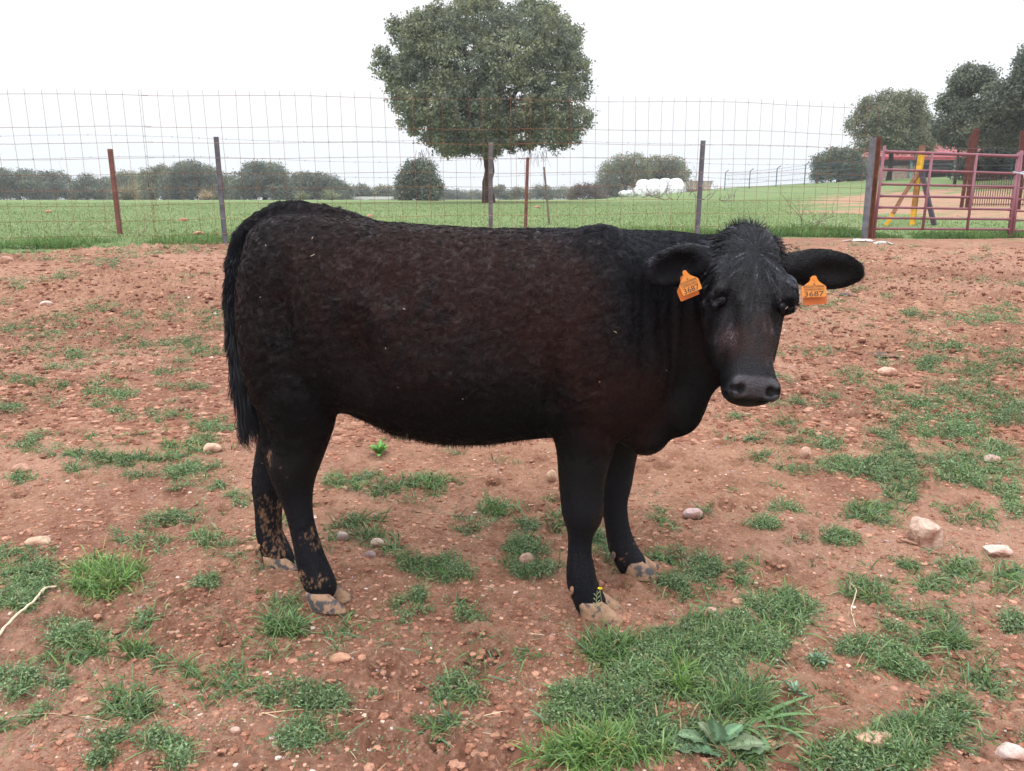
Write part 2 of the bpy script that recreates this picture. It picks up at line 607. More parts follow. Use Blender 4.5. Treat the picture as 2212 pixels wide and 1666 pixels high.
def vnormals(V, Q):
    n = np.cross(V[Q[:, 2]] - V[Q[:, 0]], V[Q[:, 3]] - V[Q[:, 1]])
    N = np.zeros_like(V)
    for k in range(4):
        for c in range(3):
            N[:, c] += np.bincount(Q[:, k], n[:, c], len(V))
    return N / (np.linalg.norm(N, axis=1)[:, None] + 1e-12)


def P2(px, py, Y, rpx):
    """point and metric radius from the picture scale at that depth"""
    p = W(px, py, Y)
    zc = p[1] * CP - (p[2] - CAMH) * SP
    return p, rpx * zc / FPX


def chain(F, items, k=0.03, sy=1.0):
    it = np.array(items, float)
    ctl = np.vstack([2 * it[0] - it[1], it, 2 * it[-1] - it[-2]])
    fine = []
    for i in range(1, len(ctl) - 2):
        p0, p1, p2, p3 = ctl[i - 1:i + 3]
        for t in (0, 1 / 3, 2 / 3):
            fine.append(.5 * (2 * p1 + (p2 - p0) * t + (2 * p0 - 5 * p1 + 4 * p2 - p3) * t * t + (3 * p1 - p0 - 3 * p2 + p3) * t**3))
    fine.append(it[-1])
    pts = [P2(*q) for q in fine]
    for (a, ra), (b, rb) in zip(pts[:-1], pts[1:]):
        F.cone(a, b, ra, rb, k, sy)


# head frame
H0 = W(1620, 512, 2.27)
H1 = W(1622, 850, 2.05)
hf = H1 - H0; HL = float(np.linalg.norm(hf)); hf /= HL
hs = np.array([1.0, 0.10, 0.0]); hs -= hf * hs.dot(hf); hs /= np.linalg.norm(hs)
hn = np.cross(hf, hs)
if hn[1] > 0: hn = -hn
def HP(a, b, c):
    return H0 + hf * (a * HL) + hs * b + hn * c
TH = np.array([hf, hs, hn])

# where the coat is brown: (px, py, Y, radius m, strength)
BROWN = [(700, 560, 2.4, .22, .8), (860, 600, 2.3, .25, .9), (1000, 540, 2.3, .22, .9), (1120, 600, 2.25, .17, .9), (1180, 680, 2.25, .13, 1.3),
         (1250, 790, 2.2, .10, .9), (1360, 890, 2.25, .11, 3.2), (565, 720, 2.45, .13, 1.1), (560, 580, 2.45, .09, 1.0), (575, 850, 2.4, .08, .8), (930, 720, 2.25, .2, .5), (1230, 640, 2.2, .09, 1.0),
         (1590, 740, 2.10, .040, 3), (1662, 745, 2.10, .035, 3), (1640, 700, 2.12, .03, 1.5), (1640, 780, 2.08, .025, 2), (1540, 760, 2.25, .08, 1.0), (1485, 720, 2.25, .08, .7),
         (760, 930, 2.4, .12, .6), (1370, 960, 2.3, .05, .8), (1300, 1125, 2.3, .04, 1.2)]
BROWN = [(W(a, b, c), d, e) for a, b, c, d, e in BROWN]
MUD = [(600, 980, 2.40, .05, .9), (628, 1010, 2.36, .07, .75), (640, 1160, 2.38, .035, .45), (680, 1170, 2.38, .05, .7), (690, 1150, 2.38, .05, .6),
       (690, 1255, 2.38, .06, .75), (650, 1240, 2.38, .05, .7), (575, 1080, 2.62, .09, .7), (600, 1150, 2.62, .09, .72), (590, 1200, 2.62, .07, .7),
       (1340, 1170, 2.6, .07, .7), (1360, 1215, 2.6, .06, .6), (1240, 1190, 2.3, .05, .35), (1265, 1310, 2.3, .05, .5), (1296, 1125, 2.3, .03, .7)]
MUD = [(W(a, b, c), d, e) for a, b, c, d, e in MUD]


EARS = []


def ear_weight(P):
    w = np.zeros(len(P))
    for c, R in EARS:
        q = (P - c) @ R.T
        w = np.maximum(w, 1 - sstep((np.sqrt((q[:, 0] / .098)**2 + (q[:, 1] / .042)**2 + (q[:, 2] / .070)**2) - 1.0) / .15))
    return w


SKY_SHEEN = [(W(a, b, c), d, e) for a, b, c, d, e in [(1400, 500, 2.4, .16, 1), (1240, 495, 2.4, .14, .9), (1500, 520, 2.35, .12, .8), (640, 445, 2.5, .12, .9), (520, 600, 2.55, .10, .8), (510, 760, 2.55, .10, .8), (1640, 800, 2.05, .06, 1), (1560, 700, 2.15, .05, .6), (1690, 620, 2.2, .06, .7), (1620, 560, 2.2, .08, .7), (780, 700, 2.3, .1, .3), (1330, 640, 2.25, .12, .5)]]  # spots where bluish sky sheen is painted into the coat colour


def build_cow():
    lo = (-0.98, 1.93, -0.03); hi = (1.03, 2.90, 1.40)
    F = Field(lo, hi, 0.0062)
    # torso and neck, one loft along x
    secs = [  # px x, top, bottom, mid Y, half width
        (534, 595, 745, 2.55, .075), (546, 520, 800, 2.53, .145), (575, 476, 838, 2.53, .195), (640, 463, 852, 2.52, .235),
        (700, 463, 862, 2.51, .25), (760, 472, 886, 2.50, .262), (840, 480, 920, 2.49, .283), (940, 488, 947, 2.485, .295),
        (1040, 494, 950, 2.48, .295), (1140, 494, 938, 2.475, .285), (1240, 495, 930, 2.465, .265), (1340, 497, 948, 2.455, .238),
        (1400, 498, 950, 2.455, .172), (1450, 499, 925, 2.45, .132), (1500, 505, 890, 2.42, .108), (1540, 515, 850, 2.37, .105), (1580, 530, 810, 2.33, .10)]
    ts, cb, hw, cc, hd = [], [], [], [], []
    for X, t, b, Y, w in secs:
        pt = W(X, t, Y); pb = W(X, b, Y)
        ts.append((pt[0] + pb[0]) / 2); cb.append(Y); hw.append(w); cc.append((pt[2] + pb[2]) / 2); hd.append((pt[2] - pb[2]) / 2)
    F.loft([(1, 0, 0), (0, 1, 0), (0, 0, 1)], 0, (0, 0, 0), ts, cb, hw, cc, hd, k=0.02, p=2.35)
    # haunch muscles, near and far
    for sgn in (-1, 1):
        Yc = 2.53 + sgn * 0.115
        p, r = P2(628, 690, Yc, 1)
        F.ell(p, (.145, .125, .27), .05)
        p, r = P2(600, 770, Yc, 1)
        F.ell(p, (.105, .115, .22), .05)
        p, r = P2(720, 560, Yc, 1)
        F.ell(p, (.07, .10, .07), .05)          # hook bone
        p, r = P2(700, 800, Yc, 1)
        F.ell(p, (.085, .10, .13), .05)         # stifle
        # shoulder blade and point of shoulder
        Yc = 2.46 + sgn * 0.115
        p, r = P2(1290, 640, Yc, 1)
        F.ell(p, (.13, .12, .20), .05)
        p, r = P2(1275, 830, Yc, 1)
        F.ell(p, (.115, .10, .20), .05)
        p, r = P2(1370, 790, Yc - 0.02 * sgn, 1)
        F.ell(p, (.09, .09, .13), .05)
    # barrel
    p, r = P2(1000, 760, 2.48, 1)
    F.ell(p, (.33, .305, .25), .04)
    # brisket and dewlap
    p, r = P2(1400, 905, 2.42, 1); F.ell(p, (.075, .09, .10), .04)
    p, r = P2(1462, 880, 2.39, 1); F.ell(p, (.065, .075, .09), .03)
    p, r = P2(1495, 850, 2.37, 1); F.ell(p, (.04, .06, .09), .03)
    p, r = P2(1474, 902, 2.375, 1); F.ell(p, (.042, .055, .045), .02)
    p, r = P2(1392, 945, 2.40, 1); F.ell(p, (.060, .075, .050), .025)
    # tail head crest
    chain(F, [(790, 482, 2.53, 10), (700, 462, 2.54, 14), (625, 456, 2.55, 16), (570, 474, 2.56, 16)], .03)
    # near hind leg
    chain(F, [(640, 780, 2.42, 95), (646, 860, 2.41, 84), (650, 920, 2.405, 66), (642, 975, 2.40, 55), (634, 1010, 2.40, 50), (636, 1045, 2.40, 40), (646, 1106, 2.40, 28),
              (660, 1165, 2.40, 27), (672, 1210, 2.40, 30), (684, 1245, 2.40, 33), (696, 1268, 2.40, 31)], .008, .95)
    chain(F, [(582, 880, 2.41, 22), (584, 974, 2.405, 15), (604, 1030, 2.40, 17), (622, 1080, 2.40, 12)], .014, .9)
    # far hind leg
    chain(F, [(630, 780, 2.64, 80), (625, 900, 2.65, 60), (598, 970, 2.66, 42), (582, 1040, 2.66, 36), (580, 1100, 2.66, 28), (582, 1150, 2.66, 27), (596, 1190, 2.66, 30), (604, 1212, 2.66, 31)], .008, .95)
    # near fore leg
    chain(F, [(1262, 820, 2.36, 84), (1262, 900, 2.35, 74), (1264, 960, 2.34, 62), (1258, 1020, 2.335, 51), (1257, 1075, 2.33, 45), (1259, 1110, 2.33, 42), (1255, 1145, 2.33, 28), (1252, 1190, 2.33, 24),
              (1254, 1230, 2.33, 29), (1258, 1262, 2.33, 31), (1270, 1290, 2.33, 31), (1276, 1303, 2.33, 32)], .008, .95)
    # far fore leg
    chain(F, [(1335, 830, 2.58, 70), (1338, 930, 2.60, 50), (1336, 985, 2.61, 38), (1331, 1042, 2.61, 33), (1327, 1085, 2.61, 27), (1333, 1135, 2.61, 25), (1343, 1178, 2.61, 28), (1358, 1208, 2.61, 29), (1366, 1220, 2.61, 29)], .008, .95)
    # flank hollow and elbow crease
    p, r = P2(805, 590, 2.195, 1); F.ell(p, (.085, .045, .085), .06, sub=True)
    p, r = P2(765, 800, 2.205, 1); F.ell(p, (.035, .05, .14), .06, sub=True)
    p, r = P2(1192, 880, 2.185, 1); F.ell(p, (.018, .05, .13), .05, sub=True)
    p, r = P2(1175, 640, 2.165, 1); F.ell(p, (.030, .030, .16), .05, sub=True)
    p, r = P2(1405, 650, 2.215, 1); F.ell(p, (.030, .035, .15), .05, sub=True)
    p, r = P2(600, 640, 2.27, 1); F.ell(p, (.020, .025, .16), .05, sub=True)
    for X in (900, 960, 1020, 1080):
        F.cone(W(X, 640, 2.163), W(X + 6, 800, 2.158), .012, .010, .03, sub=True)
    # udder teats
    for (X, Y) in ((738, 2.50), (726, 2.56)):
        a, ra = P2(X, 850, Y, 12); b, rb = P2(X, 878, Y, 4.0)
        F.cone(a, b, ra, rb, .015)
    # tail
    chain(F, [(565, 478, 2.56, 20), (527, 515, 2.57, 18), (511, 565, 2.57, 17), (506, 630, 2.57, 16), (509, 700, 2.57, 14), (518, 770, 2.57, 12), (530, 830, 2.57, 13), (540, 880, 2.57, 13), (545, 920, 2.57, 6)], .02)
    chainp = [(560, 497, 2.50), (542, 540, 2.50), (533, 610, 2.49), (534, 700, 2.49), (543, 790, 2.48), (556, 850, 2.47)]
    for q0, q1 in zip(chainp[:-1], chainp[1:]):
        F.cone(W(*q0), W(*q1), .007, .007, .012, sub=True)
    # head
    a = np.array([-.03, .02, .1, .25, .42, .56, .70, .82, .92, 1.0, 1.035])
    w = np.array([.040, .076, .102, .117, .110, .095, .072, .063, .071, .069, .052])
    cf = np.array([.00, .028, .040, .048, .050, .048, .045, .043, .045, .040, .018])
    cbk = np.array([-.09, -.11, -.14, -.165, -.175, -.165, -.135, -.105, -.085, -.070, -.045])
    F.loft(TH, 0, H0, list(a * HL), [0] * len(a), list(w), list((cf + cbk) / 2), list((cf - cbk) / 2), k=.03, p=2.5)
    F.ell(HP(.03, 0, -.03), (.055, .088, .062), .03, TH)
    F.ell(HP(-.01, 0, -.035), (.030, .055, .040), .03, TH)
    for s in (-1, 1):
        F.ell(HP(.37, s * .096, .022), (.05, .026, .034), .025, TH)      # brow
        F.ell(HP(.60, s * .060, -.07), (.10, .035, .055), .03, TH)       # cheek
        F.ell(HP(.985, s * .047, .020), (.030, .025, .024), .015, TH)      # nostril wing
        F.ell(HP(.458, s * .106, .030), (.013, .014, .018), .006, TH, sub=True)   # eye socket
        F.ell(HP(.425, s * .101, .028), (.014, .018, .030), .012, TH)       # upper lid
        F.ell(HP(.486, s * .098, .026), (.007, .013, .020), .010, TH)       # lower lid
        F.cone(HP(.45, s * .100, .050), HP(.53, s * .066, .056), .007, .004, .012, sub=True)
        F.ell(HP(1.005, s * .037, .038), (.015, .010, .022), .004, TH, sub=True)  # nostril
        F.ell(HP(1.0, s * .055, .034), (.007, .014, .016), .004, TH, sub=True)
        F.ell(HP(.62, s * .068, .035), (.07, .016, .020), .03, TH, sub=True)     # hollow below the eye
        # ear root
    F.ell(HP(.985, 0, -.035), (.030, .050, .035), .02, TH)       # chin
    F.ell(HP(1.01, 0, -.006), (.008, .085, .010), .008, TH, sub=True)  # mouth line
    # neck link to the head
    p, r = P2(1560, 660, 2.40, 1); F.ell(p, (.10, .11, .19), .05)
    # ears
    def ear(base, tip, up, r_len, r_h, r_t, cup, cupoff, off_along):
        base = np.array(base); tip = np.array(tip)
        x = tip - base; L = np.linalg.norm(x); x /= L
        z = np.array(up, float); z -= x * z.dot(x); z /= np.linalg.norm(z)
        y = np.cross(z, x)
        if y[1] > 0: y = -y
        R = np.array([x, y, z])
        c = (base + tip) / 2
        F.ell(c, (L / 2 * r_len, r_t, r_h), .012, R)
        F.ell(c - x * L * .30, (L * .28, .024, .030), .02, R)
        F.cone(base - x * .03, base + x * .03, .030, .026, .02)
        F.ell(c + y * cupoff + x * L * off_along, (L / 2 * cup, r_t * 1.0, r_h * .70), .010, R, sub=True)
        return c, R
    e1 = ear(W(1535, 560, 2.27), W(1391, 588, 2.17), (0.22, -.25, 1), 1.05, .062, .026, .68, .024, .08)
    e2 = ear(W(1690, 572, 2.28), W(1862, 592, 2.24), (-.16, -.2, 1), 1.03, .058, .026, .62, .036, .12)
    EARS.extend([e1, e2])
    Ff = F.f
    V, Q = surface_nets(Ff, F.lo, F.h)
    # drop specks
    N = vnormals(V, Q)
    # smooth a little
    E = np.vstack([Q[:, [0, 1]], Q[:, [1, 2]], Q[:, [2, 3]], Q[:, [3, 0]]])
    deg = np.bincount(E.ravel(), minlength=len(V)).astype(float)
    for it in range(5):
        S = np.zeros_like(V)
        for c in range(3):
            S[:, c] = np.bincount(E[:, 0], V[E[:, 1], c], len(V)) + np.bincount(E[:, 1], V[E[:, 0], c], len(V))
        lam = 0.5 if it % 2 == 0 else -0.48
        V = V + lam * (S / deg[:, None] - V)
    N = vnormals(V, Q)
    if (N * (V - V.mean(0))).sum() < 0:
        Q = Q[:, ::-1]; N = -N
    return V, Q, N


def near_any(V, spots):
    r = np.zeros(len(V))
    for c, rad, s in spots:
        d2 = ((V - c)**2).sum(1) / rad**2
        r += s * np.exp(-d2)
    return r


cowV, cowQ, cowN = build_cow()
# region weights
hd_ = (cowV - H0) @ TH.T
w_head = sstep((hd_[:, 0] + .06) / .08) * (np.abs(hd_[:, 1]) < .15) * (hd_[:, 2] > -.12)
# neck folds and curly relief on the coat
w_ear = ear_weight(cowV)
nk = near_any(cowV, [(W(1440, 640, 2.25), .13, 1), (W(1450, 760, 2.25), .13, 1), (W(1490, 700, 2.25), .08, 1)])
fold = ((noise3(cowV * np.array([52, 52, 5.0]), 3) - .5) * .011 + (noise3(cowV * np.array([24, 24, 4.0]), 8) - .5) * .008) * np.minimum(nk, 1)
low = sstep((cowV[:, 2] - .62) / .12)
tailm = sstep((W(545, 600, 2.55)[0] - cowV[:, 0]) / .015) * (cowV[:, 1] > 2.52)
body_w = low * (1 - w_head) * (1 - ear_weight(cowV)) * (1 - .72 * sstep((cowV[:, 0] - W(1290, 700, 2.3)[0]) / .16)) * (1 - .8 * tailm)
wp = cowV + 0.012 * np.stack([noise3(cowV * 35, 41), noise3(cowV * 35, 42), noise3(cowV * 35, 43)], 1)
curl = (noise3(wp * np.array([75, 75, 90.0]), 4) - .5) * .0050 + (noise3(wp * np.array([30, 30, 38.0]), 9) - .5) * .003
muscle = (noise3(cowV * 7, 12) - .5) * .007
cowV = cowV + cowN * (fold + (curl + muscle) * body_w)[:, None]


def coat_colour(V, br=1.0):
    b = np.clip(near_any(V, BROWN) * 0.9, 0, 1.5)
    n = noise3(V * 9, 21) * .6 + noise3(V * 40, 22) * .8
    b = np.clip(b * (0.05 + n), 0, 1)[:, None] * .8
    c = np.array([.0026, .0026, .0036]) * (1 - b) + np.array([.022, .0080, .0060]) * b
    sheen = np.clip((1 - sstep((V[:, 2] - .34) / .16)) + .8 * near_any(V, SKY_SHEEN), 0, 1)[:, None]
    c = c + sheen * np.array([.0022, .0032, .0060]) * (1 - b * .7)  # blue sheen of topline, lower legs and muzzle added to the hair colour
    m = near_any(V, MUD)
    mn = noise3(V * np.array([300, 300, 105.0]), 31) * .75 + noise3(V * np.array([95, 95, 42.0]), 32) * .5
    mm = sstep((np.minimum(m, .8) * mn - .53) / .07)[:, None]
    c = c * (1 - mm) + np.array([.24, .135, .080]) * mm * (.55 + .6 * noise3(V * 90, 33))[:, None]
    return c


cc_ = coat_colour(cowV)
# bare muzzle
dm = (cowV - H0) @ TH.T
aa = dm[:, 0] / HL
noz = sstep((aa - .915) / .015) * sstep((.046 - np.abs(dm[:, 1]) + .02 * sstep((aa - .90) / .05)) / .012) * sstep((dm[:, 2] - .012) / .015)
noz *= (1 - sstep((aa - 1.06) / .02))
nost = np.zeros(len(cowV))
for s in (-1, 1):
    nost = np.maximum(nost, np.exp(-((((cowV - HP(1.003, s * .040, .034)) @ TH.T) / [.014, .013, .03])**2).sum(1)**2))
cc_ = cc_ * (1 - noz[:, None]) + np.array([.046, .042, .048]) * noz[:, None]
cc_ = cc_ * (1 - .9 * nost[:, None])
NZ = np.maximum(noz, nost)

mat_hide = vmat("black_hide", rough=.46, spec=.24, noise_scale=60, noise_amt=.3, bump=.5, bump_scale=220)
mat_fur = vmat("black_fur", rough=.5, spec=.11)
mat_shaft = vmat("long_hair", rough=.42, spec=.26)

cow_base = ground_px(960, 1290)
cow = empty("cow", (cow_base[0], 2.48, 0.0), "young black cow with brownish curly coat and orange ear tags standing side on", "cow")
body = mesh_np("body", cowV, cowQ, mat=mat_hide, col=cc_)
unparent_shift(body, cow)


# ---- hair as fine tapered ribbons
def ribbons(name, root, dirs, length, width, bend, col, mat, parent, side=None, segs=2, label=None):
    n = len(root)
    d = dirs / (np.linalg.norm(dirs, axis=1)[:, None] + 1e-9)
    if side is None:
        view = root - np.array([0, 0, CAMH])
        rv = rng.normal(size=(n, 3)) * .6 + view / np.linalg.norm(view, axis=1)[:, None]
        side = np.cross(d, rv)
    side = side / (np.linalg.norm(side, axis=1)[:, None] + 1e-9)
    length = np.broadcast_to(length, (n,))[:, None]; width = np.broadcast_to(width, (n,))[:, None]
    rows = []; cols = []
    for k in range(segs + 1):
        t = k / segs
        c = root + d * length * t + bend * length * t * t
        w = width * (1 - t**1.5) * .5
        sh = .75 + .5 * t
        if k < segs:
            rows += [c - side * w, c + side * w]; cols += [col * sh, col * sh]
        else:
            rows += [c]; cols += [col * sh]
    m = len(rows)
    V = np.stack(rows, 1).reshape(-1, 3); C = np.stack(cols, 1).reshape(-1, 3)
    b = np.arange(n)[:, None] * m
    q = [b + np.array([[2 * k, 2 * k + 1, 2 * k + 3, 2 * k + 2]]) for k in range(segs - 1)]
    t3 = b + np.array([[2 * segs - 2, 2 * segs - 1, 2 * segs]])
    o = mesh_np(name, V, [np.vstack(q)] + [t3] if q else [t3], mat=mat, col=C)
    if parent is not None: unparent_shift(o, parent)
    return o


def sample_surface(V, Q, wfun, n, seed):
    r = np.random.default_rng(seed)
    A = np.linalg.norm(np.cross(V[Q[:, 2]] - V[Q[:, 0]], V[Q[:, 3]] - V[Q[:, 1]]), axis=1) / 2
    cen = V[Q].mean(1)
    w = A * wfun(cen, Q)
    f = r.choice(len(Q), n, p=w / w.sum())
    u = r.random((n, 1)); v = r.random((n, 1))
    P = (V[Q[f, 0]] * (1 - u) + V[Q[f, 1]] * u) * (1 - v) + (V[Q[f, 3]] * (1 - u) + V[Q[f, 2]] * u) * v
    return P, f


def build_fur():
    V, Q = cowV, cowQ
    N = vnormals(V, Q)
    def wf(cen, Qf):
        # the side that can be seen gets most of the hair
        fn = N[Qf].mean(1)
        vis = (fn * (cen - np.array([0, 0, CAMH]))).sum(1) < 0.12
        return (vis * 1.0 + .12) * (1 - NZ[Qf].mean(1))
    n = 640000
    P, f = sample_surface(V, Q, wf, n, 3)
    nn = N[Q[f, 0]]
    hp = (P - H0) @ TH.T
    headw = (sstep((hp[:, 0] + .05) / .05) * (np.abs(hp[:, 1]) < .17) * (hp[:, 2] > -.13))[:, None]
    earw = ear_weight(P)[:, None]
    headw = np.maximum(headw, earw)
    legw = (1 - sstep((P[:, 2] - .52) / .12))[:, None]
    # flow directions
    flow = np.tile(np.array([-.75, 0, -.65]), (n, 1))
    down = np.tile(np.array([0.05, 0, -1.0]), (n, 1))
    rad = P - HP(.13, 0.0, .05)
    rad /= np.linalg.norm(rad, axis=1)[:, None] + 1e-6
    flow = flow * (1 - legw) + down * legw
    flow = flow * (1 - headw) + rad * headw
    for c, R in EARS:
        m = (((P - c)**2).sum(1) < .11**2)[:, None] * earw
        flow = flow * (1 - m) + (R[0] + .0 * P) * m
    tw = sstep((W(548, 600, 2.55)[0] - P[:, 0]) / .02)[:, None] * (P[:, 1] > 2.50)[:, None]
    flow = flow * (1 - tw) + down * tw
    # curls
    q = P + 0.003 * rng.random((n, 3))
    cn = np.stack([noise3(q * 85, 51), noise3(q * 85, 52), noise3(q * 85, 53)], 1) - .5
    cn2 = np.stack([noise3(q * 22, 54), noise3(q * 22, 55), noise3(q * 22, 56)], 1) - .5
    amt = (1 - headw) * (1 - .75 * legw) * (1 - .8 * tw) * (1 - .72 * sstep((P[:, :1] - W(1290, 700, 2.3)[0]) / .16))
    flow = flow + (cn * 2.5 + cn2 * 1.1) * amt + cn * .7
    flow += rng.normal(size=(n, 3)) * .14
    flow -= nn * (flow * nn).sum(1)[:, None]
    flow /= np.linalg.norm(flow, axis=1)[:, None] + 1e-6
    lift = .30 * (1 - headw) * (1 - .7 * legw) + .10
    top = sstep((P[:, 2] - 1.16) / .05)[:, None] * (1 - headw)
    bel = (sstep((.74 - P[:, 2]) / .08) * sstep((P[:, 2] - .50) / .05))[:, None]
    ln = .0050 * (1 - headw) * (1 - .9 * legw) + .0062
    ln = ln * (1 + .35 * top + .5 * bel + .8 * tw)
    ln = ln * (1 + .55 * earw)
    ln = ln * (1 + .9 * headw * (1 - sstep((hp[:, 0] / HL - .35) / .2))[:, None]) * (1 - .55 * sstep((hp[:, 0] / HL - .55) / .25)[:, None] * headw)
    ln = ln * (.7 + .6 * rng.random((n, 1)))
    d = flow + nn * lift
    bend = -nn * .5 + flow * .2 + (cn * .9) * amt
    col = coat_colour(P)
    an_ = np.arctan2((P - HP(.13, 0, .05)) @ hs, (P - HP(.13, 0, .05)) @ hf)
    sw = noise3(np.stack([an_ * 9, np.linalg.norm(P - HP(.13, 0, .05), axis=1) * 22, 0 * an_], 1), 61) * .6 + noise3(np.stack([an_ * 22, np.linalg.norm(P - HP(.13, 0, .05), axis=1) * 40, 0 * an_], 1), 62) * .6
    col = col + headw * (1 - earw) * np.clip(sw[:, None] - .56, 0, 1)**1.2 * np.array([.13, .132, .165]) * (1 - .45 * sstep((hp[:, :1] / HL - .3) / .3))  # blue-grey highlights of the head painted as streaks in the hair colour
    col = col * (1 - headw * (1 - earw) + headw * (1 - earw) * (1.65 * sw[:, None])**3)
    col = np.maximum(col, .0012)
    rim_sheen = sstep((np.linalg.norm(P[:, [0, 2]] - EARS[0][0][[0, 2]], axis=1) - .052) / .02)[:, None] * earw * (P[:, :1] < EARS[0][0][0] + .11)
    col = col * (1 + 4 * rim_sheen)  # sheen along the ear's edge, painted as lighter hair
    col = np.where(tw > .3, np.array([.0040, .0048, .0078]), col)  # black tail hair with a bluish sheen put into its colour
    col = col * (.55 + .9 * rng.random((n, 1))) * (.85 + .5 * noise3(q * 85, 57)[:, None] * amt + .15 * (1 - amt))
    sd_ = np.cross(d, nn + rng.normal(size=(n, 3)) * .42)
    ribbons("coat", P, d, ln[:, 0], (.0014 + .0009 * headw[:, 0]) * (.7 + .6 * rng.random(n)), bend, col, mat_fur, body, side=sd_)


def long_hair():
    # poll tuft
    R, D, B, Ls, Cs = [], [], [], [], []
    r = np.random.default_rng(9)
    n = 4200
    a = np.abs(r.normal(0, .10, n)) - .035; b = r.normal(0, .044, n)
    base = HP(.045, 0, .020) + hs * b[:, None] + hf * (a[:, None] * .55) + hn * (.008 - 3.0 * (b[:, None]**2) - 5.5 * np.minimum(a[:, None] * .55, 0)**2)
    tgt = base - HP(.10, 0, .035)
    tgt /= np.linalg.norm(tgt, axis=1)[:, None]; tgt *= .06
    tgt[:, 2] = tgt[:, 2] + .000
    tgt += r.normal(size=(n, 3)) * .008 + (np.stack([noise3(base * 60, 1), noise3(base * 60, 2), noise3(base * 60, 3)], 1) - .5) * .05
    R.append(base); D.append(tgt); B.append(np.tile([0, 0, -.25], (n, 1)) + r.normal(size=(n, 3)) * .1)
    Ls.append(.012 + .022 * r.random(n)**1.5); Cs.append(np.tile([.0062, .0066, .0088], (n, 1)) * (.5 + 1.6 * noise3(base * 55, 71)[:, None]))
    o = ribbons("forelock", np.vstack(R), np.vstack(D), np.concatenate(Ls), .0024, np.vstack(B), np.vstack(Cs) * (.6 + .9 * r.random((n, 1))), mat_shaft, body, segs=4)
    n = 420
    b = r.normal(0, .030, n)
    base = HP(-.082, 0, -.022) + hs * b[:, None] + hn * (r.normal(0, .014, n)[:, None]) + hf * 4.5 * b[:, None]**2
    up = np.tile(-hf, (n, 1)) + hs * (b[:, None] * 9) + r.normal(size=(n, 3)) * .22 + (np.stack([noise3(base * 80, 11), noise3(base * 80, 12), noise3(base * 80, 13)], 1) - .5) * 1.1
    ribbons("poll_tuft", base, up, .014 + .022 * r.random(n), .0022, r.normal(size=(n, 3)) * .12, np.tile([.0055, .006, .0085], (n, 1)), mat_shaft, body, segs=4)
    # tail switch
    n = 9000
    path = [W(565, 470, 2.56), W(525, 510, 2.57), W(508, 570, 2.57), W(503, 650, 2.57), W(509, 740, 2.57), W(522, 820, 2.57), W(534, 880, 2.57)]
    path = np.array(path)
    t = r.random(n)**.8 * (len(path) - 1.001)
    i = t.astype(int); ff = (t - i)[:, None]
    c = path[i] * (1 - ff) + path[i + 1] * ff
    tan = path[i + 1] - path[i]; tan /= np.linalg.norm(tan, axis=1)[:, None]
    off = r.normal(size=(n, 3)); off -= tan * (off * tan).sum(1)[:, None]; off /= np.linalg.norm(off, axis=1)[:, None]
    rr = .020
    base = c + off * rr
    lowp = sstep((t - 3.6) / 1.8)[:, None]
    ln = (.035 + .09 * lowp[:, 0]) * (.6 + .7 * r.random(n))
    ln = np.minimum(ln, np.maximum(base[:, 2] - .50, .03) * .95)
    col = np.tile([.0058, .0066, .0100], (n, 1)) * (.5 + 1.1 * r.random((n, 1)))  # dark hair tone that carries the tail's blue sheen as colour
    ribbons("tail_hair", base, tan + off * (.38 - .26 * lowp) + r.normal(size=(n, 3)) * .07, ln, .0030, np.tile([0.05, 0, -.15], (n, 1)) + (np.stack([noise3(base * 30, 5), noise3(base * 30, 6), noise3(base * 30, 7)], 1) - .5) * .45,
            col, mat_shaft, body, segs=4)
    # last wisps of the switch
    mb = MB()
    for k in range(26):
        s = W(532 + r.normal() * 7, 900, 2.57); e = W(540 + r.normal() * 7, 985 - 35 * r.random(), 2.57)
        m1 = (s + e) / 2 + np.array([-.018 - .012 * r.random(), .01 * r.normal(), 0.0])
        tt = np.linspace(0, 1, 9)[:, None]
        pts = (1 - tt)**2 * s + 2 * tt * (1 - tt) * (m1 + [(m1 - (s + e) / 2)[0], 0, 0]) + tt**2 * e
        pts[:, 0] += .004 * np.sin(tt[:, 0] * 9 + k)
        mb.tube(pts, np.linspace(.0016, .0005, 9), 4, c=(.008, .007, .008))
    mb.build("tail_wisps", mat_shaft, body, smooth=True)
    # belly fringe hung with dried mud
    n = 5000
    X = 760 + 440 * r.random(n)
    yb = np.interp(X, [735, 790, 850, 960, 1050, 1150, 1200], [876, 902, 935, 957, 955, 940, 932])
    base = np.array([W(x, y - 8, 2.44 + .05 * q_) for x, y, q_ in zip(X, yb, r.normal(size=n))])
    dirs = np.tile([-.25, 0, -1.0], (n, 1)) + r.normal(size=(n, 3)) * .35
    mud = (r.random(n) < .16) & (X > 880)
    col = np.where(mud[:, None], np.array([.16, .10, .06]), np.array([.006, .0045, .0045])) * (.5 + r.random((n, 1)))
    ribbons("belly_hair", base, dirs, .018 + .016 * r.random(n), .0022, r.normal(size=(n, 3)) * .2, col, mat_fur, body, segs=3)


build_fur()
long_hair()


def hay_flecks():
    r = np.random.default_rng(66)
    P, f = sample_surface(cowV, cowQ, lambda c, q: (c[:, 1] < 2.45) * (c[:, 2] > .35) * 1.0, 26, 8)
    nn = vnormals(cowV, cowQ)[cowQ[f, 0]]
    mb = MB()
    for p, n_ in zip(P, nn):
        t = r.normal(size=3); t -= n_ * t.dot(n_); t /= np.linalg.norm(t)
        L = .001 + .006 * r.random()**3
        q = p + n_ * .009
        mb.tube([q - t * L, q + t * L], .0009, 4, c=(.45, .38, .28))
    tag(mb.build("hay_flecks", mat_fur, body), kind="stuff")


hay_flecks()


